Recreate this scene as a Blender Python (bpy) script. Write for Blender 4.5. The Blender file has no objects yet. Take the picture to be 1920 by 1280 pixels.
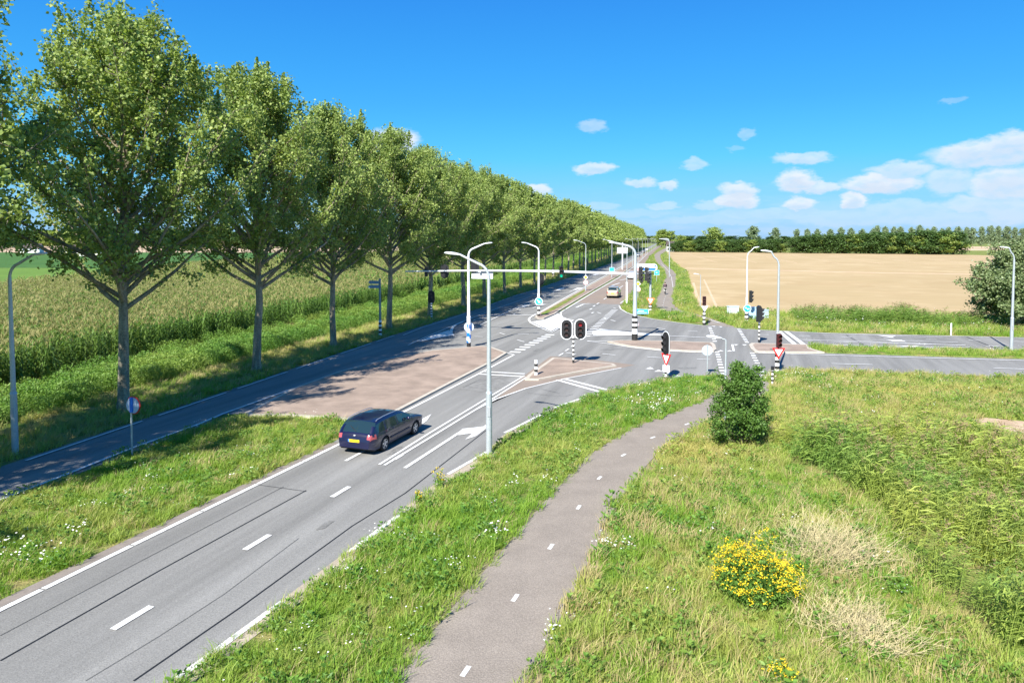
import bpy, bmesh, math, random
import numpy as np
from mathutils import Vector, Matrix
from mathutils.geometry import tessellate_polygon

# ------------------------------------------------------------------ camera, sky, sun, exposure
CAM_H = 8.1
F_PX, CX, CY, PITCH = 1345.0, 960.0, 510.0, math.radians(2.7)
scene = bpy.context.scene
COL = scene.collection
cam_data = bpy.data.cameras.new("camera"); cam = bpy.data.objects.new("camera", cam_data); COL.objects.link(cam)
cam_data.sensor_width = 36.0; cam_data.sensor_fit = 'HORIZONTAL'
cam_data.lens = 36.0 * F_PX / 1920.0
cam_data.shift_y = -(640.0 - CY) / 1920.0
cam_data.clip_start = 0.1; cam_data.clip_end = 9000.0
cam.location = (0, 0, CAM_H); cam.rotation_euler = (math.pi/2 - PITCH, 0, 0)
scene.camera = cam

SUN_EL, SUN_AZ = math.radians(40), math.radians(24)      # light travels towards azimuth SUN_AZ right of +Y
sun_d = bpy.data.lights.new("sun", 'SUN'); sun_d.energy = 4.8; sun_d.angle = math.radians(0.5); sun_d.color = (1.0, 0.955, 0.88)
sun = bpy.data.objects.new("sun", sun_d); COL.objects.link(sun)
sd = Vector((math.sin(SUN_AZ)*math.cos(SUN_EL), math.cos(SUN_AZ)*math.cos(SUN_EL), -math.sin(SUN_EL)))
sun.rotation_euler = sd.to_track_quat('-Z', 'Y').to_euler(); sun.location = (-20, -40, 60)
scene.view_settings.view_transform = 'Standard'; scene.view_settings.look = 'None'
scene.view_settings.exposure = 1.25; scene.view_settings.gamma = 1.0; scene.view_settings.use_curve_mapping = False

def px_dir(x, y):
    a, b = (x - CX)/F_PX, (CY - y)/F_PX
    c, s = math.cos(PITCH), math.sin(PITCH)
    return Vector((a, c + b*s, -s + b*c))
def at(x, y, z=0.0):                      # pixel of the photograph -> point on the level z
    d = px_dir(x, y); t = (z - CAM_H)/d.z
    return Vector((d.x*t, d.y*t, z))
def zat(base, y):                         # height over the base point seen at pixel row y
    c, s = math.cos(PITCH), math.sin(PITCH)
    b = (CY - y)/F_PX
    return CAM_H + base.y*(-s + b*c)/(c + b*s)

# clouds: (px, py, half width px, half height px, density)
CLOUDS = [(738,264,50,20,1),(1005,356,28,12,.9),(1112,236,26,12,.45),(1113,316,38,10,.8),(1402,250,20,8,.35),(1380,278,16,6,.2),
 (1505,297,52,10,.7),(1302,308,24,9,.5),(1200,342,30,9,.7),(1252,348,24,8,.75),(1385,356,34,12,.9),(1383,376,40,16,1),(1492,340,38,19,1),
 (1535,352,46,9,.8),(1650,345,78,15,1),(1690,318,58,14,.7),(1602,378,28,13,1),(1500,382,34,11,.9),(1850,288,104,20,.9),(1895,270,50,18,.9),
 (1780,338,50,22,.65),(1890,345,76,26,.9),(1850,382,80,14,.6),(1700,392,90,14,.4),(1450,400,120,10,.35),(1240,386,34,6,.45),(1330,384,30,8,.4),
 (1128,386,30,7,.3),(1900,395,60,18,.6),(1590,408,110,14,.35),(1788,188,22,5,.25),(1780,412,130,14,.4),(1180,400,90,7,.2),(1350,412,120,9,.25)]
world = bpy.data.worlds.new("World"); scene.world = world; world.use_nodes = True
def build_world():
    nt = world.node_tree; N, L = nt.nodes, nt.links
    for n in list(N): N.remove(n)
    def nd(t, **k):
        n = N.new(t)
        for a, b in k.items(): setattr(n, a, b)
        return n
    def mth(op, a, b=None, c=None):
        n = nd('ShaderNodeMath', operation=op)
        for i, v in enumerate((a, b, c)):
            if v is None: continue
            if isinstance(v, (int, float)): n.inputs[i].default_value = v
            else: L.new(v, n.inputs[i])
        return n.outputs[0]
    out = nd('ShaderNodeOutputWorld'); bg = nd('ShaderNodeBackground'); bg.inputs[1].default_value = 0.115
    sky = nd('ShaderNodeTexSky', sky_type='NISHITA', sun_disc=False)
    sky.sun_elevation = SUN_EL; sky.sun_rotation = math.pi + SUN_AZ
    sky.air_density = 1.0; sky.dust_density = 0.3; sky.ozone_density = 2.2
    hsv = nd('ShaderNodeHueSaturation'); hsv.inputs['Saturation'].default_value = 1.32; hsv.inputs['Hue'].default_value = 0.478; hsv.inputs['Value'].default_value = 1.08
    L.new(sky.outputs[0], hsv.inputs['Color'])
    tcg = nd('ShaderNodeTexCoord'); sg = nd('ShaderNodeSeparateXYZ'); L.new(tcg.outputs['Generated'], sg.inputs[0])
    grad = nd('ShaderNodeValToRGB'); L.new(sg.outputs[2], grad.inputs[0]); ce = grad.color_ramp.elements
    ce[0].position = 0.0; ce[0].color = (.17, .50, .93, 1); ce[1].position = 1.0; ce[1].color = (.012, .12, .50, 1)
    for ps, cc in ((.04, (.12, .52, .96)), (.108, (.032, .50, .97)), (.18, (.022, .375, .95)), (.31, (.017, .255, .87))):
        q = ce.new(ps); q.color = (*cc, 1)
    gs = nd('ShaderNodeMix', data_type='RGBA', blend_type='MULTIPLY'); gs.inputs[0].default_value = 1; L.new(grad.outputs[0], gs.inputs[6]); gs.inputs[7].default_value = (3.6, 3.6, 3.6, 1)
    gm_ = nd('ShaderNodeMix', data_type='RGBA'); gm_.inputs[0].default_value = .9; L.new(hsv.outputs[0], gm_.inputs[6]); L.new(gs.outputs[2], gm_.inputs[7])
    tc = nd('ShaderNodeTexCoord'); sep = nd('ShaderNodeSeparateXYZ'); L.new(tc.outputs['Generated'], sep.inputs[0])
    az = mth('ARCTAN2', sep.outputs[0], sep.outputs[1]); el = mth('ARCSINE', sep.outputs[2])
    nz = nd('ShaderNodeTexNoise'); nz.inputs['Scale'].default_value = 36.0; nz.inputs['Detail'].default_value = 7.0; nz.inputs['Roughness'].default_value = 0.6
    mp = nd('ShaderNodeMapping'); mp.inputs['Scale'].default_value = (1, 1, 2.2); L.new(tc.outputs['Generated'], mp.inputs[0]); L.new(mp.outputs[0], nz.inputs['Vector'])
    nsub = nd('ShaderNodeVectorMath', operation='SUBTRACT'); L.new(nz.outputs['Color'], nsub.inputs[0]); nsub.inputs[1].default_value = (.5, .5, .5)
    nsc = nd('ShaderNodeVectorMath', operation='MULTIPLY'); L.new(nsub.outputs[0], nsc.inputs[0]); nsc.inputs[1].default_value = (0.036, 0.022, 0)
    ae = nd('ShaderNodeCombineXYZ'); L.new(az, ae.inputs[0]); L.new(el, ae.inputs[1])
    def puffs(shift, sharp):
        ad = nd('ShaderNodeVectorMath', operation='ADD'); L.new(ae.outputs[0], ad.inputs[0]); L.new(nsc.outputs[0], ad.inputs[1])
        a2 = nd('ShaderNodeVectorMath', operation='ADD'); L.new(ad.outputs[0], a2.inputs[0]); a2.inputs[1].default_value = (0, shift, 0)
        mask = None
        for (px, py, hw, hh, dn) in CLOUDS:
            d = px_dir(px, py).normalized(); a, e = math.atan2(d.x, d.y), math.asin(d.z)
            sx, sy = hw/F_PX*1.05*math.cos(a)**1.5, hh/F_PX*1.15
            m = nd('ShaderNodeMapping', vector_type='POINT'); m.inputs['Location'].default_value = (-a/sx, -e/sy, 0); m.inputs['Scale'].default_value = (1/sx, 1/sy, 0)
            L.new(a2.outputs[0], m.inputs[0])
            ln = nd('ShaderNodeVectorMath', operation='LENGTH'); L.new(m.outputs[0], ln.inputs[0])
            mr = nd('ShaderNodeMapRange', interpolation_type='SMOOTHSTEP'); L.new(ln.outputs['Value'], mr.inputs[0])
            mr.inputs[1].default_value = 1.15; mr.inputs[2].default_value = sharp; mr.inputs[3].default_value = 0; mr.inputs[4].default_value = dn*.9
            mask = mr.outputs[0] if mask is None else mth('MAXIMUM', mask, mr.outputs[0])
        return mask
    mask = puffs(0, .66); under = puffs(.0065, .3)
    # a broken cloud layer low over the whole horizon
    n2 = nd('ShaderNodeTexNoise'); n2.inputs['Scale'].default_value = 9.0; n2.inputs['Detail'].default_value = 8.0; n2.inputs['Roughness'].default_value = 0.62
    m2 = nd('ShaderNodeMapping'); m2.inputs['Scale'].default_value = (1, 1, 5.5); m2.inputs['Location'].default_value = (3.1, 1.7, 0); L.new(tc.outputs['Generated'], m2.inputs[0]); L.new(m2.outputs[0], n2.inputs['Vector'])
    c2 = nd('ShaderNodeMapRange', interpolation_type='SMOOTHSTEP'); L.new(n2.outputs['Fac'], c2.inputs[0]); c2.inputs[1].default_value = .44; c2.inputs[2].default_value = .66
    lo = nd('ShaderNodeMapRange', interpolation_type='SMOOTHSTEP'); L.new(el, lo.inputs[0]); lo.inputs[1].default_value = 0.085; lo.inputs[2].default_value = 0.015; lo.inputs[3].default_value = 0; lo.inputs[4].default_value = .20
    low = mth('MULTIPLY', c2.outputs[0], lo.outputs[0])
    mask = mth('MAXIMUM', mask, low)
    # ragged inside of the clouds
    n3 = nd('ShaderNodeTexNoise'); n3.inputs['Scale'].default_value = 55.0; n3.inputs['Detail'].default_value = 6.0
    L.new(mp.outputs[0], n3.inputs['Vector'])
    r3 = nd('ShaderNodeMapRange'); L.new(n3.outputs['Fac'], r3.inputs[0]); r3.inputs[1].default_value = .3; r3.inputs[2].default_value = .55; r3.inputs[3].default_value = .72; r3.inputs[4].default_value = 1.0
    mask = mth('MULTIPLY', mask, r3.outputs[0])
    cr = nd('ShaderNodeMix', data_type='RGBA'); L.new(under, cr.inputs[0]); cr.inputs[6].default_value = (3.35, 3.5, 3.75, 1); cr.inputs[7].default_value = (2.65, 2.95, 3.45, 1)  # cloud bases greyer than tops: their shading is mixed into the cloud colour
    mx = nd('ShaderNodeMix', data_type='RGBA'); L.new(mask, mx.inputs[0]); L.new(gm_.outputs[2], mx.inputs[6]); L.new(cr.outputs[2], mx.inputs[7])
    L.new(mx.outputs[2], bg.inputs[0]); L.new(bg.outputs[0], out.inputs[0])
build_world()

# ------------------------------------------------------------------ helpers
rng = np.random.default_rng(7); random.seed(7)
def rad(a): return math.radians(a)

MATS = {}
def mat(name, col, rough=0.8, noise=0.0, nscale=5.0, col2=None, bump=0.0, bscale=60.0, fine=None, metal=0.0, spec=0.4, coat=0.0, emit=None, detail=4.0, stretch=None, rot=0.0, split=(.35, .65)):
    if name in MATS: return MATS[name]
    m = bpy.data.materials.new(name); m.use_nodes = True; nt = m.node_tree; N, L = nt.nodes, nt.links
    b = N['Principled BSDF']; b.inputs['Roughness'].default_value = rough; b.inputs['Metallic'].default_value = metal
    b.inputs['Specular IOR Level'].default_value = spec; b.inputs['Coat Weight'].default_value = coat
    b.inputs['Base Color'].default_value = (*col, 1)
    tc = N.new('ShaderNodeTexCoord')
    vec = tc.outputs['Object']
    if stretch:
        mp = N.new('ShaderNodeMapping'); mp.vector_type = 'TEXTURE'; mp.inputs['Rotation'].default_value = (0, 0, rot); mp.inputs['Scale'].default_value = stretch
        L.new(vec, mp.inputs[0]); svec = mp.outputs[0]
    else: svec = vec
    if noise > 0 or col2:
        nz = N.new('ShaderNodeTexNoise'); nz.inputs['Scale'].default_value = nscale; nz.inputs['Detail'].default_value = detail; nz.inputs['Roughness'].default_value = .62
        L.new(svec, nz.inputs['Vector'])
        mr = N.new('ShaderNodeMapRange'); L.new(nz.outputs['Fac'], mr.inputs[0]); mr.inputs[1].default_value = split[0]; mr.inputs[2].default_value = split[1]
        mx = N.new('ShaderNodeMix'); mx.data_type = 'RGBA'; L.new(mr.outputs[0], mx.inputs[0])
        c2 = col2 if col2 else tuple(c*(1+noise) for c in col); c1 = col if col2 else tuple(c*(1-noise) for c in col)
        mx.inputs[6].default_value = (*c1, 1); mx.inputs[7].default_value = (*c2, 1)
        n2 = N.new('ShaderNodeTexNoise'); n2.inputs['Scale'].default_value = bscale; n2.inputs['Detail'].default_value = 3; L.new(vec, n2.inputs['Vector'])
        m2 = N.new('ShaderNodeMix'); m2.data_type = 'RGBA'; m2.blend_type = 'MULTIPLY'; m2.inputs[0].default_value = 1.0
        r2 = N.new('ShaderNodeMapRange'); L.new(n2.outputs['Fac'], r2.inputs[0]); r2.inputs[1].default_value = .3; r2.inputs[2].default_value = .7
        g = fine if fine is not None else min(.35, noise + .08); r2.inputs[3].default_value = 1 - g; r2.inputs[4].default_value = 1 + g
        L.new(mx.outputs[2], m2.inputs[6]); L.new(r2.outputs[0], m2.inputs[7]); L.new(m2.outputs[2], b.inputs['Base Color'])
        if bump > 0:
            bp = N.new('ShaderNodeBump'); bp.inputs['Strength'].default_value = 1.0; bp.inputs['Distance'].default_value = bump
            L.new(n2.outputs['Fac'], bp.inputs['Height']); L.new(bp.outputs[0], b.inputs['Normal'])
    if emit:
        b.inputs['Emission Color'].default_value = (*emit[0], 1); b.inputs['Emission Strength'].default_value = emit[1]
    MATS[name] = m; return m

def leafmat(name, c1, c2, tint=None, trans=0.35, rough=0.55, spec=0.3):
    """leaf / blade: colour varies from leaf to leaf (rnd) and from plant to plant (tint, an instance value)"""
    if name in MATS: return MATS[name]
    m = bpy.data.materials.new(name); m.use_nodes = True; nt = m.node_tree; N, L = nt.nodes, nt.links
    b = N['Principled BSDF']; out = N['Material Output']; b.inputs['Roughness'].default_value = rough; b.inputs['Specular IOR Level'].default_value = spec
    a = N.new('ShaderNodeAttribute'); a.attribute_name = 'rnd'
    mx = N.new('ShaderNodeMix'); mx.data_type = 'RGBA'; L.new(a.outputs['Fac'], mx.inputs[0]); mx.inputs[6].default_value = (*c1, 1); mx.inputs[7].default_value = (*c2, 1)
    colr = mx.outputs[2]
    if tint:
        t = N.new('ShaderNodeAttribute'); t.attribute_name = 'tint'; t.attribute_type = 'INSTANCER'
        m3 = N.new('ShaderNodeMix'); m3.data_type = 'RGBA'; L.new(t.outputs['Fac'], m3.inputs[0]); L.new(colr, m3.inputs[6])
        sc = N.new('ShaderNodeMix'); sc.data_type = 'RGBA'; L.new(a.outputs['Fac'], sc.inputs[0]); sc.inputs[6].default_value = (*tuple(x*.8 for x in tint), 1); sc.inputs[7].default_value = (*tuple(x*1.15 for x in tint), 1)
        L.new(sc.outputs[2], m3.inputs[7]); colr = m3.outputs[2]
    L.new(colr, b.inputs['Base Color'])
    tr = N.new('ShaderNodeBsdfTranslucent')
    br = N.new('ShaderNodeMix'); br.data_type = 'RGBA'; br.blend_type = 'MULTIPLY'; br.inputs[0].default_value = 1; L.new(colr, br.inputs[6]); br.inputs[7].default_value = (1.3, 1.35, .6, 1)
    L.new(br.outputs[2], tr.inputs['Color'])
    ms = N.new('ShaderNodeMixShader'); ms.inputs[0].default_value = trans; L.new(b.outputs[0], ms.inputs[1]); L.new(tr.outputs[0], ms.inputs[2]); L.new(ms.outputs[0], out.inputs[0])
    MATS[name] = m; return m

def tri_mesh(name, V, T, mats, midx=None, rnd=None, smooth=False):
    me = bpy.data.meshes.new(name); V = np.asarray(V, np.float32); T = np.asarray(T, np.int32)
    me.vertices.add(len(V)); me.vertices.foreach_set('co', V.ravel())
    me.loops.add(T.size); me.loops.foreach_set('vertex_index', T.ravel())
    me.polygons.add(len(T)); me.polygons.foreach_set('loop_start', np.arange(0, T.size, 3, dtype=np.int32))
    try: me.polygons.foreach_set('loop_total', np.full(len(T), 3, np.int32))
    except Exception: pass
    for m in (mats if isinstance(mats, (list, tuple)) else [mats]): me.materials.append(m)
    if midx is not None: me.polygons.foreach_set('material_index', np.asarray(midx, np.int32))
    me.update(calc_edges=True)
    if rnd is not None:
        at_ = me.attributes.new('rnd', 'FLOAT', 'POINT'); at_.data.foreach_set('value', np.asarray(rnd, np.float32))
    if smooth: me.polygons.foreach_set('use_smooth', np.ones(len(T), bool))
    return me

ZB = [0.0]
def zbump():
    ZB[0] = (ZB[0] + .00012) if ZB[0] < .024 else 0.0
    return ZB[0]
class MB:
    """collects shapes (with a material slot per face) and links them as one mesh object"""
    def __init__(s): s.v, s.f, s.m, s.sm = [], [], [], []; s.mats = []
    def slot(s, m):
        if m not in s.mats: s.mats.append(m)
        return s.mats.index(m)
    def add(s, vs, fs, m, smooth=False):
        o = len(s.v); s.v += [tuple(v) for v in vs]; k = s.slot(m)
        for f in fs: s.f.append([i+o for i in f]); s.m.append(k); s.sm.append(smooth)
    def box(s, lo, hi, m, M=None):
        (x0,y0,z0),(x1,y1,z1) = lo, hi
        vs = [Vector(p) for p in ((x0,y0,z0),(x1,y0,z0),(x1,y1,z0),(x0,y1,z0),(x0,y0,z1),(x1,y0,z1),(x1,y1,z1),(x0,y1,z1))]
        if M: vs = [M @ v for v in vs]
        s.add(vs, [(3,2,1,0),(4,5,6,7),(0,1,5,4),(1,2,6,5),(2,3,7,6),(3,0,4,7)], m)
    def tube(s, pts, rs, m, n=12, caps=True, smooth=True):
        pts = [Vector(p) for p in pts]
        if not isinstance(rs, (list, tuple)): rs = [rs]*len(pts)
        vs, fs = [], []; prev = None
        for i, p in enumerate(pts):
            d = (pts[min(i+1, len(pts)-1)] - pts[max(i-1, 0)]).normalized()
            if prev is None: u = d.orthogonal().normalized()
            else: u = (prev - d*prev.dot(d)); u = u.normalized() if u.length > 1e-5 else d.orthogonal().normalized()
            prev = u; w = d.cross(u)
            for k in range(n):
                a = 2*math.pi*k/n; vs.append(p + (u*math.cos(a) + w*math.sin(a))*rs[i])
        for i in range(len(pts)-1):
            for k in range(n): fs.append((i*n+k, i*n+(k+1)%n, (i+1)*n+(k+1)%n, (i+1)*n+k))
        s.add(vs, fs, m, smooth)
        if caps: s.add(vs[:n], [tuple(range(n-1, -1, -1))], m); s.add(vs[-n:], [tuple(range(n))], m)
    def prism(s, poly, z0, z1, m, M=None, mtop=None):
        """poly: list of (x, y), extruded z0..z1"""
        n = len(poly); lo = [Vector((p[0], p[1], z0)) for p in poly]; hi = [Vector((p[0], p[1], z1)) for p in poly]
        if M: lo = [M @ v for v in lo]; hi = [M @ v for v in hi]
        s.add(lo + hi, [(i, (i+1)%n, n+(i+1)%n, n+i) for i in range(n)], m)
        tr = tessellate_polygon([[Vector((p[0], p[1], 0)) for p in poly]])
        area = sum(poly[i][0]*poly[(i+1)%n][1]-poly[(i+1)%n][0]*poly[i][1] for i in range(n))
        def orient(t):
            a, b, c = (poly[i] for i in t); k = (b[0]-a[0])*(c[1]-a[1])-(b[1]-a[1])*(c[0]-a[0])
            return t if k > 0 else (t[0], t[2], t[1])
        s.add(hi, [orient(t) for t in tr], mtop or m); s.add(lo, [tuple(reversed(orient(t))) for t in tr], m)
    def flat(s, poly, z, m):
        tr = tessellate_polygon([[Vector((p[0], p[1], 0)) for p in poly]])
        def orient(t):
            a, b, c = (poly[i] for i in t); k = (b[0]-a[0])*(c[1]-a[1])-(b[1]-a[1])*(c[0]-a[0])
            return t if k > 0 else (t[0], t[2], t[1])
        s.add([(p[0], p[1], z) for p in poly], [orient(t) for t in tr], m)
    def ellipsoid(s, c, r, m, M=None, nu=12, nv=8):
        vs, fs = [], []
        for j in range(nv+1):
            th = math.pi*j/nv
            for i in range(nu):
                a = 2*math.pi*i/nu; v = Vector((c[0]+r[0]*math.sin(th)*math.cos(a), c[1]+r[1]*math.sin(th)*math.sin(a), c[2]+r[2]*math.cos(th)))
                vs.append(M @ v if M else v)
        for j in range(nv):
            for i in range(nu):
                f = (j*nu+i, (j+1)*nu+i, (j+1)*nu+(i+1)%nu, j*nu+(i+1)%nu)
                fs.append(f)
        s.add(vs, fs, m, True)
    def xform(s, M): s.v = [tuple(M @ Vector(v)) for v in s.v]; return s
    def mesh(s, name):
        me = bpy.data.meshes.new(name); me.from_pydata(s.v, [], s.f)
        for m in s.mats: me.materials.append(m)
        me.polygons.foreach_set('material_index', s.m); me.polygons.foreach_set('use_smooth', s.sm); me.update(); return me
    def build(s, name, parent=None, loc=None):
        o = bpy.data.objects.new(name, s.mesh(name)); COL.objects.link(o)
        if parent: o.parent = parent
        if loc is not None: o.location = loc
        return o

def tag(o, label=None, cat=None, group=None, kind=None):
    if label: o['label'] = label
    if cat: o['category'] = cat
    if group: o['group'] = group
    if kind: o['kind'] = kind
    return o
def empty(name, loc, rz=0.0, label=None, cat=None, group=None):
    o = bpy.data.objects.new(name, None); COL.objects.link(o); o.location = loc; o.rotation_euler = (0, 0, rz); o.empty_display_size = .3
    return tag(o, label, cat, group)
def link_mesh(name, me, parent=None, loc=(0, 0, 0)):
    o = bpy.data.objects.new(name, me); COL.objects.link(o); o.location = loc
    if parent: o.parent = parent
    return o
def copy_tree(o, parent=None):
    c = o.copy(); COL.objects.link(c); c.parent = parent
    for ch in o.children: copy_tree(ch, c)
    return c

def W(pts, z=0.0): return [(lambda p: (p.x, p.y))(at(x, y, z)) for x, y in pts]
def inpoly(P, poly):
    x, y = P[:, 0], P[:, 1]; r = np.zeros(len(P), bool); n = len(poly)
    for i in range(n):
        x1, y1 = poly[i]; x2, y2 = poly[(i+1) % n]
        c = ((y1 > y) != (y2 > y)); 
        if y1 == y2: continue
        r ^= c & (x < (x2-x1)*(y-y1)/(y2-y1) + x1)
    return r
def inset(poly, d):
    n = len(poly); area = sum(poly[i][0]*poly[(i+1)%n][1]-poly[(i+1)%n][0]*poly[i][1] for i in range(n))
    sg = 1 if area > 0 else -1; out = []
    for i in range(n):
        p0, p1, p2 = Vector(poly[i-1]), Vector(poly[i]), Vector(poly[(i+1) % n])
        e1, e2 = (p1-p0).normalized(), (p2-p1).normalized()
        n1, n2 = Vector((-e1.y, e1.x))*sg, Vector((-e2.y, e2.x))*sg
        b = (n1+n2); b = b.normalized() if b.length > 1e-4 else n1
        k = d/max(.45, b.dot(n1)); out.append(tuple(p1 + b*k))
    return out
def resample(pts, step=1.0):
    P = [Vector(p[:2]) for p in pts]; out = [P[0]]
    for a, b in zip(P, P[1:]):
        n = max(1, int((b-a).length/step))
        out += [a.lerp(b, (k+1)/n) for k in range(n)]
    return out
def spline(pts, sub=6):
    """Catmull-Rom through world points"""
    P = [Vector(p[:2]) for p in pts]; out = []
    for i in range(len(P)-1):
        p0, p1, p2, p3 = P[max(i-1, 0)], P[i], P[i+1], P[min(i+2, len(P)-1)]
        for k in range(sub):
            t = k/sub; out.append(.5*((2*p1) + (p2-p0)*t + (2*p0-5*p1+4*p2-p3)*t*t + (3*p1-p0-3*p2+p3)*t**3))
    out.append(P[-1]); return out
def stroke(mb, pts, w, z, m, dash=None, phase=0.0):
    """painted line of width w along world points; dash = (on, off) in metres"""
    P = [Vector(p[:2]) for p in pts]
    seg = [(b-a).length for a, b in zip(P, P[1:])]; cum = [0]
    for s_ in seg: cum.append(cum[-1]+s_)
    tot = cum[-1]
    z = z + zbump()
    def pos(s_):
        s_ = min(max(s_, 0), tot-1e-6); i = max(0, next((k for k in range(len(seg)) if cum[k+1] > s_), len(seg)-1))
        return P[i].lerp(P[i+1], (s_-cum[i])/max(seg[i], 1e-9)), (P[i+1]-P[i]).normalized()
    iv = [(0, tot)]
    if dash:
        iv = []; s0 = -phase
        while s0 < tot:
            a, b = max(0, s0), min(tot, s0+dash[0])
            if b-a > .05: iv.append((a, b))
            s0 += dash[0]+dash[1]
    for a, b in iv:
        ss = sorted({a, b} | {c for c in cum if a < c < b}); vs, fs = [], []
        for q in ss:
            p, d = pos(q)
            if 0 < q < tot:
                _, d1 = pos(q-1e-3); _, d2 = pos(q+1e-3); d = (d1+d2).normalized()
            nrm = Vector((-d.y, d.x))*w/2; vs += [(p+nrm).to_3d()+Vector((0, 0, z)), (p-nrm).to_3d()+Vector((0, 0, z))]
        for k in range(len(ss)-1): fs.append((2*k+1, 2*k+3, 2*k+2, 2*k))
        mb.add(vs, fs, m)

# ------------------------------------------------------------------ materials
M_asph = mat('asphalt', (.20, .197, .185), .93, .19, .8, fine=.20, bump=.008, bscale=40, stretch=(1, 22, 1), rot=rad(-18.5), spec=.2)
M_asph2 = mat('asphalt_crossroad', (.20, .198, .187), .93, .11, 1.0, fine=.2, bump=.005, bscale=40, stretch=(18, 1, 1), rot=rad(-10), spec=.2)
M_brownasph = mat('asphalt_brown', (.235, .19, .155), .93, .07, .5, bump=.003, bscale=60, spec=.2)
M_shoulder = mat('asphalt_shoulder', (.22, .19, .165), .95, .12, 3, bump=.004, bscale=70, spec=.2)
M_path = mat('path_asphalt', (.238, .206, .172), .94, .08, .9, fine=.24, bump=.012, bscale=34, spec=.2)
M_paint = mat('white_paint', (.62, .62, .60), .75, .16, 9, bump=.001, bscale=60, spec=.3)
M_paintold = mat('worn_white_paint', (.55, .54, .52), .8, .22, 7, bscale=30)
M_kerb = mat('kerb_concrete', (.42, .375, .31), .9, .10, 3, bump=.003, bscale=40)
M_paver = mat('red_pavers', (.275, .213, .170), .92, .18, .7, bump=.004, bscale=35, spec=.2, col2=None)
M_paver2 = mat('brown_pavers', (.27, .205, .165), .92, .14, .9, bump=.004, bscale=35, spec=.2)
M_tar = mat('tar_seam', (.02, .02, .022), .6)
M_galv = mat('galvanised_steel', (.40, .44, .46), .45, .05, 3, metal=.35, bscale=20)
M_white = mat('white_lacquer', (.62, .65, .68), .4, spec=.5)
M_black = mat('black_plastic', (.018, .018, .02), .45)
M_blackp = mat('black_paint', (.02, .02, .02), .5)
M_whitep = mat('white_pole_paint', (.8, .8, .78), .5)
M_blue = mat('sign_blue', (.01, .16, .62), .4)
M_lblue = mat('sign_light_blue', (.02, .33, .75), .4)
M_red = mat('sign_red', (.65, .02, .02), .4)
M_pink = mat('sign_pale_red', (.75, .30, .30), .5)
M_yellow = mat('sign_yellow', (.85, .55, .02), .5)
M_grey = mat('grey_metal', (.36, .38, .40), .5, metal=.3)
M_bluegrey = mat('sign_back_blue_grey', (.42, .52, .62), .5)
M_lens = mat('dark_lens', (.05, .03, .03), .2)
M_lensred = mat('red_lens', (.20, .01, .015), .3, emit=((1, .02, .05), .03))
M_lensgrn = mat('green_lens', (.0, .25, .15), .25, emit=((.0, 1, .55), .25))
M_darkred = mat('dark_red_housing', (.06, .012, .012), .5)
M_greenpole = mat('grey_green_pole', (.16, .25, .25), .5)
M_bark = mat('poplar_bark', (.26, .225, .155), .95, .35, 3.5, bump=.03, bscale=14, stretch=(1, 1, 4))
M_twig = mat('twig_bark', (.13, .115, .08), .95)

# ------------------------------------------------------------------ ground
def ground_material(name, cols, s1, s2, fine=18.0, fineamt=.35, rows=False):
    m = bpy.data.materials.new(name); m.use_nodes = True; nt = m.node_tree; N, L = nt.nodes, nt.links
    b = N['Principled BSDF']; b.inputs['Roughness'].default_value = 1; b.inputs['Specular IOR Level'].default_value = .1
    tc = N.new('ShaderNodeTexCoord'); cur = None
    for i, (c, sc) in enumerate(zip(cols[1:], (s1, s2, s1*3.3))):
        nz = N.new('ShaderNodeTexNoise'); nz.inputs['Scale'].default_value = sc; nz.inputs['Detail'].default_value = 6; nz.inputs['Roughness'].default_value = .65; nz.noise_dimensions = '4D'; nz.inputs['W'].default_value = i*3.7
        L.new(tc.outputs['Object'], nz.inputs['Vector'])
        mr = N.new('ShaderNodeMapRange'); L.new(nz.outputs['Fac'], mr.inputs[0]); mr.inputs[1].default_value = .44; mr.inputs[2].default_value = .60
        mx = N.new('ShaderNodeMix'); mx.data_type = 'RGBA'; L.new(mr.outputs[0], mx.inputs[0])
        if cur is None: mx.inputs[6].default_value = (*cols[0], 1)
        else: L.new(cur, mx.inputs[6])
        mx.inputs[7].default_value = (*c, 1); cur = mx.outputs[2]
    n2 = N.new('ShaderNodeTexNoise'); n2.inputs['Scale'].default_value = fine; n2.inputs['Detail'].default_value = 4
    if rows:                                              # drilling rows run across the field
        mp = N.new('ShaderNodeMapping'); mp.inputs['Rotation'].default_value = (0, 0, rad(9)); mp.inputs['Scale'].default_value = (.05, 1, 1); L.new(tc.outputs['Object'], mp.inputs[0]); L.new(mp.outputs[0], n2.inputs['Vector'])
    else: L.new(tc.outputs['Object'], n2.inputs['Vector'])
    r2 = N.new('ShaderNodeMapRange'); L.new(n2.outputs['Fac'], r2.inputs[0]); r2.inputs[1].default_value = .3; r2.inputs[2].default_value = .7; r2.inputs[3].default_value = 1-fineamt; r2.inputs[4].default_value = 1+fineamt
    m2 = N.new('ShaderNodeMix'); m2.data_type = 'RGBA'; m2.blend_type = 'MULTIPLY'; m2.inputs[0].default_value = 1; L.new(cur, m2.inputs[6]); L.new(r2.outputs[0], m2.inputs[7])
    L.new(m2.outputs[2], b.inputs['Base Color'])
    bp = N.new('ShaderNodeBump'); bp.inputs['Distance'].default_value = .05; L.new(n2.outputs['Fac'], bp.inputs['Height']); L.new(bp.outputs[0], b.inputs['Normal'])
    return m
M_ground = ground_material('meadow_ground', [(.12, .20, .03), (.18, .22, .05), (.09, .16, .025), (.24, .21, .08)], .25, .9)
M_stubble = ground_material('stubble_field', [(.395, .295, .16), (.345, .255, .135), (.43, .33, .19), (.37, .28, .15)], .02, .12, 2.5, .12, rows=True)
M_track = mat('field_track', (.52, .37, .235), 1, .08, .4)
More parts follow.
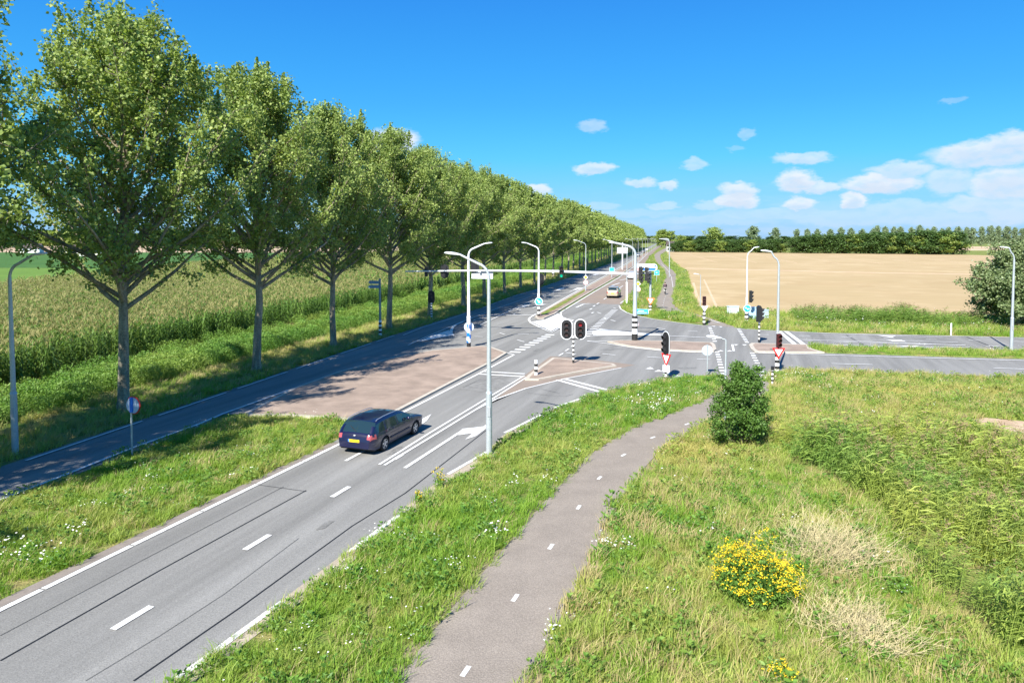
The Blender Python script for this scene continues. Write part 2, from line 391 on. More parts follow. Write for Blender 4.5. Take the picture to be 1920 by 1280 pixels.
M_green1 = ground_material('bright_green_crop', [(.11, .19, .035), (.125, .215, .04), (.10, .175, .035)], .05, .4, 3, .1)
M_green2 = ground_material('dark_green_crop', [(.055, .13, .03), (.07, .15, .035), (.05, .11, .03)], .05, .4, 3, .1)
M_sand = ground_material('sandy_soil', [(.42, .31, .21), (.36, .26, .17), (.47, .36, .25)], .3, 1.5, 12, .15)
M_soil = ground_material('corn_soil', [(.10, .10, .04), (.08, .09, .03), (.12, .11, .05)], .3, 1.5, 12, .2)

g = MB(); g.flat([(-4000, -300), (4000, -300), (4000, 6500), (-4000, 6500)], 0.0, M_ground)
tag(g.build('ground'), kind='structure')

# ---- outlines traced over the photograph, laid on the ground
B_LEFT = [(872,586),(905,576),(960,555),(1005,541.7),(1032,532),(1094,511),(1160,489),(1185,479),(1206,468),(1224,459),(1236,454)]
pL0 = at(84, 853); pL1 = at(739, 630)
d_ = (pL1-pL0).normalized(); nL = Vector((-d_.y, d_.x, 0))*.35
B_left_w = [tuple((pL0 - d_*26 + nL)[:2]), tuple((pL0+nL)[:2]), tuple((pL0.lerp(pL1, .5)+nL)[:2]), tuple((pL1+nL)[:2])] + W(B_LEFT)
B_RIGHT = [(99,900),(257,838),(374,796),(418,777),(455,776),(551,730),(632,700),(739,672),(876,653),(905,650),(964,666)]
pR0 = at(99, 901); pR1 = at(374, 796); dr_ = (pR1-pR0).normalized()
nR = Vector((dr_.y, -dr_.x, 0))*.25
B_right_w = [tuple((pR0-dr_*24+nR)[:2]), tuple((pR0+nR)[:2]), tuple((pR1+nR)[:2])] + W(B_RIGHT[3:])
J_mid = W([(1033,626),(1020,600),(1003,594),(1013,586),(1060,560),(1110,532),(1160,505),(1195,483),(1212,471),(1228,460),(1240,454.3)])
roadB = B_left_w + list(reversed(J_mid)) + list(reversed(B_right_w))

M_LEFT = [(0,1127),(640,823),(780,755)]
m0 = at(0, 1145); m1 = at(640, 831.5)
dm = (m1-m0).normalized(); nM = Vector((-dm.y, dm.x, 0))
def along_main(p, s_, off=0): q = p + dm*s_ + nM*off; return (q.x, q.y)
M_left_w = [along_main(m0, -14, .45), along_main(m0, 0, .45), along_main(m1, 0, .42)] + W([(760,760),(905,690),(955,662)])
M_right = [(330,1286),(534,1136),(660,1040),(770,956),(842,896),(915,856),(952,818),(1020,784),(1042,770),(1092,751),(1140,734),(1190,723),(1235,716),(1270,709),(1320,704),(1356,703)]
r0 = at(334, 1276); r1 = at(530, 1130); drr = (r1-r0).normalized()
M_right_w = [tuple((r0-drr*12)[:2])] + W(M_right)
cross_low = [(1356,703),(1432,703),(1456,696),(1495,694),(1560,697),(1719,703.5),(1920,710)]
xr = at(1919, 709.5); xl = at(1560, 697); dx_ = (xr-xl).normalized()
far_r_low = tuple((xr + dx_*60)[:2])
top0 = at(1560, 624.5); top1 = at(1920, 632.8); dt_ = (top1-top0).normalized(); far_r_top = tuple((top1+dt_*80)[:2])
cross_top = [(1920,632.8),(1560,624.5),(1456,620.5),(1400,617.5),(1381,613.6),(1328,609),(1318,610),(1274,605),(1224,598),(1190,591),(1176,586.5),(1166,581),(1161,573)]
C_RIGHT = [(1161,573),(1175,561),(1187,548),(1196,530),(1203,512),(1211,496),(1221,478),(1230,469),(1240,461),(1250,455)]
C_LEFT = [(1244,454.6),(1231,462),(1215,473),(1190,497),(1160,519),(1115,545.5),(1052,584)]
roadJ = M_left_w + W([(964,666)]) + W([(1000,640),(1000,600),(1030,590),(1052,584)]) + list(reversed(W(C_LEFT)))[1:] + list(reversed(W(C_RIGHT))) + list(reversed(W(cross_top)))[1:] + [far_r_top, far_r_low] + list(reversed(W(cross_low))) + list(reversed(M_right_w))
rb = MB(); rb.flat(roadB, .008, M_asph); tag(rb.build('service_road'), 'grey asphalt side carriageway shaded by the poplars', kind='structure')
rj = MB(); rj.flat(roadJ, .012, M_asph); tag(rj.build('road'), 'grey asphalt main road and junction', kind='structure')
brown = W([(1078,567.5),(1165,571)]) + W(C_RIGHT)[1:] + W([(1241,456.5),(1229,464),(1213,475),(1188,499),(1158,521),(1113,547.5)])
b_ = MB(); b_.flat(brown, .016, M_brownasph); tag(b_.build('brown_asphalt_road'), kind='structure')
sh = MB(); stroke(sh, [along_main(m0, -14, .28), along_main(m0, 0, .28), along_main(m1, 0, .28)], .32, .018, M_shoulder)
tag(sh.build('road_shoulder'), kind='structure')

# cycle path
P_L = [(700,1360),(747,1275),(822,1172),(888,1094),(929,1047),(962,1010),(1035,925),(1100,857),(1185,805),(1250,779),(1310,754),(1340,740),(1351,727),(1356,704)]
P_R = [(960,1360),(988,1272),(1041,1179),(1091,1076),(1116,1035),(1127,1000),(1155,952),(1185,907),(1235,850),(1297,810),(1340,788),(1385,768),(1420,753),(1440,737),(1443,720),(1436,708),(1432,702)]
pathN = [tuple(p) for p in spline(W(P_L), 4)] + [tuple(p) for p in reversed(spline(W(P_R), 4))]
pp = MB(); pp.flat(pathN, .022, M_path); tag(pp.build('cycle_path'), 'grey brown asphalt cycle path in front of the crossroad', kind='structure')
PF_L = [(1328,609.5),(1326,602),(1315,594),(1287,588.5),(1250,585),(1229,579),(1227,566),(1234,552),(1241,534),(1247,520),(1245,509),(1236,498),(1230,492.5),(1226,485),(1227,477.5),(1238,470),(1252,463),(1262,456)]
PF_R = [(1381,614),(1340,600),(1325,594.5),(1297,587),(1275,580.6),(1264.5,571),(1263,560),(1269,537.5),(1270,524),(1267,513),(1256,502),(1245,494),(1239,485),(1239,477.5),(1249,470.5),(1262,463),(1272,456)]
pathF = [tuple(p) for p in spline(W(PF_L), 4)] + [tuple(p) for p in reversed(spline(W(PF_R), 4))]
pf = MB(); pf.flat(pathF, .018, M_path); tag(pf.build('cycle_path'), 'grey brown asphalt cycle path winding along the stubble field', kind='structure')

M_edge = mat('bare_soil_edge', (.26, .20, .13), 1, .3, 2.5, col2=(.17, .17, .07), bump=.02, bscale=25)
M_dust = mat('road_edge_dust', (.34, .29, .22), .95, .15, 3, bump=.003, bscale=40)
pe = MB(); stroke(pe, [tuple(p) for p in spline(W(P_L[:-1]), 4)], .55, .004, M_edge); stroke(pe, [tuple(p) for p in spline(W(P_R), 4)], .55, .004, M_edge); tag(pe.build('soil_edge'), kind='structure')
rd_ = MB(); stroke(rd_, inset([tuple((r0-drr*12)[:2])] + W(M_right[:11]) + [(0, 60)], .0)[0:0] or [tuple((r0-drr*12)[:2])] + W(M_right[:11]), .45, .016, M_dust); tag(rd_.build('road_dust'), kind='structure')
# fields
FIELD = [(1252,473),(1250,476),(1262,492),(1287,511),(1293,534),(1299,560),(1308,576),(1325,580),(1400,584),(1512,589.5),(1620,591),(1786,592.5),(2300,600)]
FIELD_T = [(2500,488),(1990,482),(1799,477.5),(1556,474.5),(1256,472)]
fl = MB(); fl.flat(W(FIELD)+W(FIELD_T), .006, M_stubble); tag(fl.build('stubble_field'), 'harvested beige stubble field', kind='structure')
tk = MB(); stroke(tk, W([(1285,503),(1620,511),(1830,514.5),(2200,520)]), 3.2, .012, M_track)
for k in range(9):
    stroke(tk, W([(1290+k*62, 476.5), (1345+k*72+k*k*1.5, 492+k*.8)]), .35, .010, M_track)
stroke(tk, W([(1300,530),(1308,560),(1330,575)]), .4, .010, M_track); stroke(tk, W([(1320,524),(1345,578)]), .3, .010, M_track)
tag(tk.build('field_track'), kind='structure')
lf = MB()
lf.flat([(-66, 100), (-66, 190), (-420, 215), (-420, 60), (-66, 60)], .006, M_green1)
tag(lf.build('green_crop_field'), kind='structure')
lf = MB(); lf.flat([(-63, 190.5), (-30, 400), (-600, 420), (-420, 215.5)], .006, M_green2); tag(lf.build('dark_crop_field'), kind='structure')
lf = MB(); lf.flat([(-31, 401), (60, 700), (-900, 760), (-600, 421)], .006, M_sand); tag(lf.build('sandy_field'), kind='structure')
lf = MB(); lf.flat(W([(1800,789),(1850,783),(1925,790),(2000,800),(2000,835),(1900,818),(1862,806)]), .006, M_sand); tag(lf.build('sand_patch'), kind='structure')
lf = MB(); lf.flat([(260, 470), (700, 500), (700, 690), (300, 690)], .006, M_track); tag(lf.build('pale_field'), kind='structure')

# ------------------------------------------------------------------ islands
def island(name, px, m, label, h=.11, kerb=.22, world=None):
    poly = world or W(px); mb = MB(); ins = inset(poly, kerb)
    mb.prism(poly, .004, h, M_kerb); top = MB(); top.flat(ins, h+.006, m)
    o = mb.build(name); tag(o, label, kind='structure'); t = top.build('paving', o); return poly
ISL_A = [(470,782),(460,777),(551,730),(632,700),(673,689),(739,672),(762,667),(809,659),(876,653),(900,650.5),(922,653),(951,663.5),(926,679),(834,727),(762,765),(745,774),(700,796),(658,790),(589,785),(532,782)]
isA = island('paved_island', ISL_A, M_paver, 'large red brown paved traffic island left of the main road')
ISL_1 = [(984,713.5),(990,706),(1036,673),(1150,684.5),(1156,688),(1100,697),(1049,706.5),(1010,714)]
apr = MB(); apr.flat(W([(918,758),(985,703),(1032,668),(1100,673),(1190,684.5),(1165,690),(1060,709.5),(985,728),(930,748)]), .020, M_brownasph)
tag(apr.build('island_apron'), kind='structure')
is1 = island('paved_island', ISL_1, M_paver, 'triangular red paved island under the twin traffic light')
ISL_2 = [(1139,641.8),(1165,640),(1250,641),(1336,644),(1341,649),(1343,657),(1338,660),(1300,660),(1240,657.5),(1185,651.5),(1160,647)]
is2 = island('paved_island', ISL_2, M_paver, 'long narrow red paved island at the foot of the gantry pole', kerb=.25)
ISL_3 = [(1404,648.5),(1409,645),(1519,648),(1522,656),(1546,662.5),(1480,662.3),(1415,661.2),(1408,656)]
is3 = island('paved_island', ISL_3, M_paver, 'red paved island right of the cycle crossing', kerb=.3)
MED_R = [(1519,648.2),(1560,651),(1653,653.7),(1818,658),(1920,661)]
mrt = at(1920, 661.5); 
medR = W(MED_R) + [tuple((at(1921,661)+dx_*60)[:2]), tuple((at(1921,673)+dx_*60)[:2])] + W([(1920,673),(1720,667.5),(1550,662),(1522,656)])
md = MB(); md.prism(medR, .004, .10, M_ground); tag(md.build('grass_median'), 'grass median between the two carriageways of the crossroad', kind='structure')
MED_F = [(1003,595),(1010,588.5),(1060,561),(1110,533.5),(1160,506),(1195,484),(1213,472),(1215,474),(1190,497),(1160,517.5),(1115,543.5),(1052,581.5),(1040,590),(1020,598),(1008,598.5)]
isF = island('median_strip', MED_F, M_paver2, 'long brown paved median strip of the far road', kerb=.2)
gm = MB(); gm.flat(W([(1014,590),(1062,563),(1098,543),(1096,548),(1066,567),(1040,582),(1020,592)]), .125, M_ground); tag(gm.build('median_grass'), kind='structure')

# ------------------------------------------------------------------ painted markings
mk = MB(); Z1 = .028
# foreground main road
mc = at(202, 1184.5); mc2 = at(455, 1031); dc = (mc2-mc).normalized()
stroke(mk, [tuple((mc-dc*4.5-dc*4)[:2]), tuple((at(645,920)+dc*4)[:2])], .17, Z1, M_paint, (1.0, 3.02), 3.5-.02+4.02-4.02)
lane = MB()
stroke(lane, [along_main(m0, -14), along_main(m0, 0), along_main(m1, 0)] , .16, Z1, M_paint, (2.45, .05))
stroke(lane, [along_main(m1, 0)] + W([(783,760),(900,700),(964,665.5)]), .15, Z1, M_paint)
stroke(lane, W([(964,665.5),(925,655.5),(900,650)]), .12, Z1, M_paint)
for seg in ([(334,1273),(530,1129)],[(655,1036),(768,952)],[(840,890),(913,848)],[(946,812.5),(1016,777.5)],[(1037.5,765.5),(1090,747.5)]): stroke(lane, W(seg), .15, Z1, M_paint if seg[0][0] > 900 else M_paintold)
tag(lane.build('edge_line_marking'), kind='structure')
stroke(mk, W([(648,865),(683,846)]), .14, Z1, M_paint)
stroke(mk, W([(711,872),(800,816),(983,705)]), .11, Z1, M_paint)
stroke(mk, W([(721,873),(810,819),(893,768),(990,706),(1038,671.5)]), .11, Z1, M_paint)
stroke(mk, W([(893,768),(930,749),(985,729),(1060,710.5),(1165,690)]), .12, Z1, M_paint)
stroke(mk, W([(759,878.5),(861,812)]), .15, Z1, M_paint)
def fillp(mb, px, m=None, z=Z1): mb.flat(W(px), z + zbump(), m or M_paint)
fillp(mk, [(853,816),(868,804.5),(906,800.5),(914,795),(914,802),(893,818),(872,825),(886,813),(861,816.5)])
fillp(mk, [(783,795),(792,786),(809,777),(800,790),(790,797)])
# stop lines
stroke(mk, W([(907,697),(984,701.5)]), .25, Z1, M_paint); stroke(mk, W([(899,702),(980,706.5)]), .25, Z1, M_paint)
stroke(mk, W([(1045,713),(1127,736)]), .28, Z1, M_paint); stroke(mk, W([(1056,710.5),(1138,731.5)]), .28, Z1, M_paint)
# block line from island to the white triangle
def blocks(mb, a, b, n, w, on=.5):
    A, B = at(*a), at(*b)
    for k in range(n):
        t0, t1 = k/n, (k+on)/n
        p, q = A.lerp(B, t0), A.lerp(B, t1); stroke(mb, [(p.x, p.y), (q.x, q.y)], w, Z1, M_paint)
blocks(mk, (964,661.5), (1036,625.5), 9, .8, .42)
blocks(mk, (1098,631), (1154,580), 20, .7, .34)
# give way triangles near T2
for (x, y) in ((1218,691.5),(1234,696.5),(1250,701),(1268,706)):
    fillp(mk, [(x-8,y+1.2),(x+9,y+1.2),(x+1,y-2.6)])
# crossing dashes
for a, b, n in (((1331,614),(1341,643.5),8),((1344.5,660),(1356.5,706),9),((1385,617.5),(1402,645),9),((1410,662),(1430,702),8)):
    blocks(mk, a, b, n, .30, .5)
fillp(mk, [(1371,646.5),(1375,646.5),(1378,659),(1374,659)]); 
for (x, y) in ((1380,647.3),(1396,647.6)): fillp(mk, [(x-5,y-1),(x+5,y-1),(x,y+1.4)])
for (x, y) in ((1351,658.6),(1368,659)): fillp(mk, [(x-6,y+1),(x+6,y+1),(x,y-1.6)])
for (x, y) in ((1404,705),(1424,704.5)): fillp(mk, [(x-7,y-1.2),(x+7,y-.6),(x+3,y+2)])
stroke(mk, W([(1396,718),(1434,719)]), .14, .03, M_paint); stroke(mk, W([(1397,719),(1398,735)]), .1, .03, M_paint)
stroke(mk, W([(1329,599.5),(1350,606)]), .14, .03, M_paint); stroke(mk, W([(1331,606),(1346,606)]), .1, .03, M_paint)
for (x, y) in ((1338,612.5),(1351,613.3)): fillp(mk, [(x-4,y-.8),(x+4,y-.6),(x+1,y+1)])
# crossroad lane lines
for a, b in (((1129,664),(1154,666.5)),((1214,670),(1239,671.5)),((1307,674),(1332,674.8)),((1559,682.5),(1636,684.5)),((1863,691),(1960,694)),
             ((1145,600),(1154,603)),((1231,615.5),(1248,618)),((1290,621),(1308,622)),((1426,628),(1442,628.5)),((1498,630.3),(1519,630.8)),((1576,632.3),(1597,633)),
             ((1816,638.5),(1840,639.3)),((1848,649),(1874,649.8)),((1900,641),(1940,642)),
             ((890,631.5),(905,632)),((937,625),(947,628)),((971,627),(991,627.2)),((970,638),(983,641.5)),((887,602),(892,600)),((896,598.5),(902,596.5)),((905,595),(912,592.5)),
             ((1120,586),(1127,588.5)),((1131,596),(1138,599)),((1155,579),(1150,577.5)),((1061,662),(1080,665)),
             ((1048,668),(1056,663)),((1060,659),(1067,654.5)),((1071,651),(1078,646.5))):
    stroke(mk, W([a, b]), .14, Z1, M_paint)
stroke(mk, W([(1098,632),(1150,629),(1200,628),(1260,630.5),(1330,634),(1341,634.5)]), .17, Z1, M_paint)
fillp(mk, [(1110,623),(1125,617),(1185,624),(1245,628),(1235,629.3),(1180,629.5),(1112,629)])
for a in ([(1400,618),(1456,621),(1560,625.8),(1920,634)],[(1422,662.6),(1560,666.8),(1920,677)],[(1500,637.8),(1606,640.5),(1810,648.5)],
          [(1560,647),(1650,650.5),(1700,652),(1818,656.5)],[(1161,573.5),(1164,580),(1175,586.5),(1189,591.5),(1224,598.8),(1274,606),(1318,611)],
          [(1163,569),(1175,560.5),(1187,548),(1197,528)],[(1101,640),(1139,640.5)],[(1101,640.3),(1139,645),(1185,652.5),(1240,658.5),(1300,661.5),(1338,661.5)]):
    stroke(mk, W(a), .15, Z1, M_paint)
stroke(mk, W([(1461,621.8),(1491,647)]), .36, Z1, M_paint); stroke(mk, W([(1474,622.1),(1508,647.5)]), .36, Z1, M_paint)
# arrows on the crossroad
stroke(mk, W([(1618,628.5),(1768,633.8)]), .13, Z1, M_paint); fillp(mk, [(1640,629),(1680,630),(1672,633.6)])
stroke(mk, W([(1636,637.5),(1796,642.5)]), .13, Z1, M_paint); fillp(mk, [(1660,637.8),(1690,638.2),(1700,641.7),(1676,641)])
stroke(mk, W([(1656,634.6),(1676,635)]), .13, Z1, M_paint); stroke(mk, W([(1736,637),(1756,637.4)]), .13, Z1, M_paint)
stroke(mk, W([(1560,641.5),(1808,648)]), .13, Z1, M_paint); stroke(mk, W([(1664,650),(1822,652)]), .13, Z1, M_paint); fillp(mk, [(1684,648.6),(1725,649),(1712,652)])
# far road
stroke(mk, W([(1013,585.5),(1060,558.5),(1110,531),(1160,503),(1195,482),(1212,470.5)]), .18, Z1, M_paint)
stroke(mk, W([(1052,585.5),(1115,547),(1160,521),(1190,499),(1214,476)]), .18, Z1, M_paint)
stroke(mk, W([(920,591.5),(1004,591.5)]), .35, Z1, M_paint)
bl = W([(756,629),(792,614.5),(833,602),(872,588.5)])
stroke(mk, [tuple((pL0-d_*26)[:2]), tuple(pL0[:2])], .12, Z1, M_paint, (3, 1.2)); stroke(mk, [tuple(pL0[:2]), tuple(pL1[:2])], .12, Z1, M_paint, (5, 1.0)); stroke(mk, bl, .12, Z1, M_paint)
stroke(mk, W([(905,577.5),(960,557),(1005,543.3),(1032,533.5),(1094,512.5),(1160,490.5)]), .12, Z1, M_paint, (3, 1))
stroke(mk, [tuple((pR0-dr_*24)[:2]), tuple(pR0[:2])] + W([(257,838),(374,796),(418,777),(551,729),(632,699),(673,688),(739,671),(762,666)]), .14, Z1, M_paint)
stroke(mk, W([(900,610),(980,572),(1040,546)]), .12, Z1, M_paint); stroke(mk, W([(765,648),(800,632),(866,604),(940,576),(1010,551)]), .12, Z1, M_paint)
stroke(mk, [tuple(p) for p in spline(W([(849,630),(846,622),(852,611),(868,604)]), 5)], .25, Z1, M_paint)
stroke(mk, W([(963,590),(990,572),(1030,553),(1080,528),(1140,502)]), .12, Z1, M_paint, (1.2, 2.6))
for (x, y) in ((985,574),(1052,542),(1084,541.5),(1015,572),(1120,514)):
    fillp(mk, [(x-9,y+2.2),(x-2,y-1.6),(x+10,y-1.4),(x+3,y+.6),(x-4,y+2.6)]); stroke(mk, W([(x-4,y+1),(x-16,y+6)]), .15, Z1, M_paint)
stroke(mk, W([(1080,577.5),(1094,571),(1105,569.5)]), .28, .032, M_paint); stroke(mk, W([(1147,536),(1162,531)]), .28, .032, M_paint); stroke(mk, W([(1162,526),(1176,523)]), .28, .032, M_paint)
for (x, y) in ((1121,569.5),(1114,574),(1108,580),(1111,587)): stroke(mk, W([(x-2,y+1.3),(x+2,y-1)]), .2, .032, M_paint)
stroke(mk, W([(1132,562),(1138,558)]), .14, .032, M_paint); stroke(mk, W([(1161,541),(1168,536)]), .14, .032, M_paint)
tag(mk.build('road_marking'), 'white lane lines, arrows, stop lines and crossing blocks painted on the junction', kind='structure')
wt = MB(); fillp(wt, [(996,604),(1022,600),(1046,588.5),(1058,597),(1068,601),(1053,611.5),(1033,622)])
stroke(wt, W([(1005,589.5),(994,596),(991.5,600),(995,606),(1010,613.5),(1033.5,624.5),(1052,613.5),(1075,601),(1062,598.5),(1054,595.5),(1051,591),(1052,586)]), .22, .032, M_paint)
fillp(wt, [(783,642),(812,629),(842,619.5),(848,630),(820,635)])
tag(wt.build('painted_island_marking'), 'solid white painted nose at the end of the median', kind='structure')
st_ = MB()                                               # oil stains and old repairs
M_patch = mat('asphalt_repair', (.185, .182, .17), .95, .2, 3, fine=.2, bscale=40); M_oil = mat('oil_stain', (.17, .167, .155), .8, .25, 4)
for (x, y, a, w, l) in ((742,845,19,.35,1.2),(610,985,19,.25,.8),(1290,690,80,.5,1.6),(1150,655,75,.6,2.5),(1010,655,30,.5,2.0)):
    p = at(x, y); R9 = random.Random(x); pts_ = []
    for k in range(14):
        t = 2*math.pi*k/14; r_ = R9.uniform(.6, 1.1); u, v = w*.5*r_*math.cos(t), l*.5*r_*math.sin(t); A = -math.radians(a); pts_.append((p.x+u*math.cos(A)-v*math.sin(A), p.y+u*math.sin(A)+v*math.cos(A)))
    st_.flat(pts_, .0205+zbump()*.1, M_oil)
st_.flat(W([(855,728),(893,719),(935,711),(975,722),(900,735)])[:5], .0198, M_patch)
tag(st_.build('road_stain'), kind='structure')
cp = MB()
for (x, y) in ((873,1260),(966,1122),(1033,1026),(1085,952),(1124,897),(1169,854),(1224,821),(1288,796)):
    p = at(x, y); ps = [(1033,1026),(1085,952),(1124,897),(1169,854),(1224,821),(1288,796),(1350,776)]
    L_ = [(873,1260),(966,1122),(1033,1026),(1085,952),(1124,897),(1169,854),(1224,821),(1288,796),(1350,772)]; i = L_.index((x, y)); q = at(*L_[i+1]); d = (q-p).normalized()
    stroke(cp, [tuple((p-d*.17)[:2]), tuple((p+d*.17)[:2])], .10, .03, M_paint)
stroke(cp, W([(1246,581),(1243,572),(1246,560),(1251,548)]), .09, .03, M_paint, (.5, 2.4))
stroke(cp, W([(1262,540),(1259,520),(1253,508),(1240,494)]), .06, .03, M_paint)
tag(cp.build('path_marking'), 'short white dashes along the middle of the cycle path', kind='structure')
tar = MB()
Zt = .0235
stroke(tar, W([(0,1240),(300,1070),(574,920)]), .035, Zt, M_tar); stroke(tar, W([(0,1193),(250,1060),(532,913)]), .016, Zt, M_tar)
stroke(tar, W([(480,909),(574,922)]), .02, Zt, M_tar)
stroke(tar, W([(250,1278),(450,1140),(660,987),(760,925),(913,806)]), .035, Zt, M_tar); stroke(tar, W([(160,1278),(300,1193),(420,1115),(560,1010)]), .012, Zt, M_tar)
stroke(tar, W([(868,727),(900,712),(915,713),(940,708)]), .02, Zt, M_tar); stroke(tar, W([(990,737),(1020,741),(1060,744),(1075,739)]), .02, Zt, M_tar); stroke(tar, W([(1015,730),(1050,738)]), .02, Zt, M_tar)
stroke(tar, W([(1587,629),(1620,647)]), .05, Zt, M_tar); stroke(tar, W([(1808,630),(1876,657)]), .09, Zt, M_tar)
tag(tar.build('tar_seam'), 'thin dark tar seams in the asphalt', kind='structure')

# ------------------------------------------------------------------ instanced vegetation
def scatter(name, P, rot, scl, tint, idx, protos, kind='stuff', label=None):
    """one object; geometry nodes set the prototype plants on its points"""
    c = bpy.data.collections.new(name+'_kinds')
    for i, me in enumerate(protos):
        o = bpy.data.objects.new('%s_kind_%02d' % (name, i), me); c.objects.link(o)
    n = len(P); me = bpy.data.meshes.new(name); me.vertices.add(n); me.vertices.foreach_set('co', np.asarray(P, np.float32).ravel())
    for nm, tp, arr in (('rot', 'FLOAT_VECTOR', rot), ('scl', 'FLOAT', scl), ('tint', 'FLOAT', tint), ('idx', 'INT', idx)):
        a = me.attributes.new(nm, tp, 'POINT')
        a.data.foreach_set('vector' if tp == 'FLOAT_VECTOR' else 'value', np.asarray(arr, np.int32 if tp == 'INT' else np.float32).ravel())
    me.update(); o = bpy.data.objects.new(name, me); COL.objects.link(o)
    ng = bpy.data.node_groups.new(name, 'GeometryNodeTree'); ng.interface.new_socket('Geometry', in_out='INPUT', socket_type='NodeSocketGeometry'); ng.interface.new_socket('Geometry', in_out='OUTPUT', socket_type='NodeSocketGeometry')
    N, L = ng.nodes, ng.links; gi, go = N.new('NodeGroupInput'), N.new('NodeGroupOutput')
    mp = N.new('GeometryNodeMeshToPoints'); ip = N.new('GeometryNodeInstanceOnPoints'); ci = N.new('GeometryNodeCollectionInfo')
    ci.inputs['Collection'].default_value = c; ci.inputs['Separate Children'].default_value = True; ci.inputs['Reset Children'].default_value = True
    ip.inputs['Pick Instance'].default_value = True
    def na(nm, tp):
        a = N.new('GeometryNodeInputNamedAttribute'); a.data_type = tp; a.inputs['Name'].default_value = nm; return a.outputs['Attribute']
    L.new(gi.outputs[0], mp.inputs[0]); L.new(mp.outputs[0], ip.inputs['Points']); L.new(ci.outputs[0], ip.inputs['Instance'])
    L.new(na('idx', 'INT'), ip.inputs['Instance Index'])
    e = N.new('FunctionNodeEulerToRotation'); L.new(na('rot', 'FLOAT_VECTOR'), e.inputs[0]); L.new(e.outputs[0], ip.inputs['Rotation'])
    L.new(na('scl', 'FLOAT'), ip.inputs['Scale']); L.new(ip.outputs[0], go.inputs[0])
    md = o.modifiers.new('plants', 'NODES'); md.node_group = ng
    tag(o, label, kind=kind); return o

def blades(n, r, h, w, lean=.35, wind=(0.0, 0.0), seed=0, seg=2, base=0.0):
    """n curved blades: verts, tris, rnd"""
    R = np.random.default_rng(seed)
    a = R.uniform(0, 2*np.pi, n); rr = r*np.sqrt(R.uniform(0, 1, n)); bx, by = rr*np.cos(a), rr*np.sin(a)
    la = a + R.normal(0, .9, n); H = R.uniform(h[0], h[1], n); ln = H*lean*R.uniform(.2, 1.6, n)
    dx, dy = ln*np.cos(la)+wind[0]*H, ln*np.sin(la)+wind[1]*H
    wa = R.uniform(0, np.pi, n); wx, wy = np.cos(wa)*w/2, np.sin(wa)*w/2
    V, T = [], []
    ts = [0, .55, 1.0]
    p0 = np.stack([bx, by, np.full(n, base)], 1)
    def pt(t): return p0 + np.stack([dx*t*t, dy*t*t, H*(t - .25*t*t*min(1, lean*1.5))], 1)
    wv = np.stack([wx, wy, np.zeros(n)], 1)
    V = np.concatenate([p0-wv, p0+wv, pt(.5)-wv*.85, pt(.5)+wv*.85, pt(1.0)], 0)
    i = np.arange(n); A, B, C, D, E = i, i+n, i+2*n, i+3*n, i+4*n
    T = np.concatenate([np.stack([A, B, D], 1), np.stack([A, D, C], 1), np.stack([C, D, E], 1)], 0)
    rd = R.uniform(0, 1, n); return V, T, np.tile(rd, 5)
def leaves_at(C, size, R, up=.4, aspect=.8):
    """diamond leaves at points C"""
    n = len(C); nrm = R.normal(0, 1, (n, 3)); nrm[:, 2] += up; nrm /= np.linalg.norm(nrm, axis=1)[:, None]
    t = R.normal(0, 1, (n, 3)); t -= nrm*(t*nrm).sum(1)[:, None]; t /= np.linalg.norm(t, axis=1)[:, None]; b = np.cross(nrm, t)
    s = (size*R.uniform(.65, 1.3, n))[:, None]
    V = np.concatenate([C - t*s*.5, C + b*s*.5*aspect - nrm*s*.08, C + t*s*.55, C - b*s*.5*aspect - nrm*s*.08], 0)
    i = np.arange(n); T = np.concatenate([np.stack([i, i+n, i+2*n], 1), np.stack([i, i+2*n, i+3*n], 1)], 0)
    return V, T, np.tile(R.uniform(0, 1, n), 4)
def join(parts):
    V, T, Rn, MI, o = [], [], [], [], 0
    for (v, t, r, mi) in parts:
        V.append(v); T.append(t+o); Rn.append(r); MI.append(np.full(len(t), mi)); o += len(v)
    return np.concatenate(V), np.concatenate(T), np.concatenate(Rn), np.concatenate(MI)

G_green = leafmat('grass_blade', (.125, .25, .022), (.24, .385, .045), (.50, .45, .15), .38, .6)
G_dry = leafmat('dry_grass_blade', (.38, .30, .14), (.52, .44, .24), (.30, .28, .08), .25, .7)
G_weed = leafmat('weed_leaf', (.075, .175, .028), (.155, .30, .05), (.28, .34, .07), .35, .5)
G_white = mat('white_petal', (.8, .8, .72), .8); G_yel = mat('yellow_petal', (.80, .52, .01), .7)
def proto_grass(seed, n=46, r=.20, h=(.10, .30), w=.016, m=G_green, wind=(.22, .10), extra=None):
    v, t, q = blades(n, r, h, w, .55, wind, seed); parts = [(v, t, q, 0)]; ms = [m]
    if extra == 'dry':
        v, t, q = blades(14, r, (h[1]*.9, h[1]*1.6), .008, .35, wind, seed+50); parts.append((v, t, q, 1)); ms.append(G_dry)
    if extra == 'flower':
        R = np.random.default_rng(seed); c = np.stack([R.normal(0, r*.7, 5), R.normal(0, r*.7, 5), R.uniform(h[1], h[1]*1.4, 5)], 1)
        v, t, q = leaves_at(c, .05, R, 4, 1.0); parts.append((v, t, q, 1)); ms.append(G_white)
    if extra == 'weed':
        R = np.random.default_rng(seed); c = np.stack([R.normal(0, r*.6, 40), R.normal(0, r*.6, 40), R.uniform(.02, h[1]*1.1, 40)], 1)
        v, t, q = leaves_at(c, .09, R, 1.0, .5); parts.append((v, t, q, 1)); ms.append(G_weed)
    V, T, Rn, MI = join(parts); return tri_mesh('grass_tuft', V, T, ms, MI, Rn)
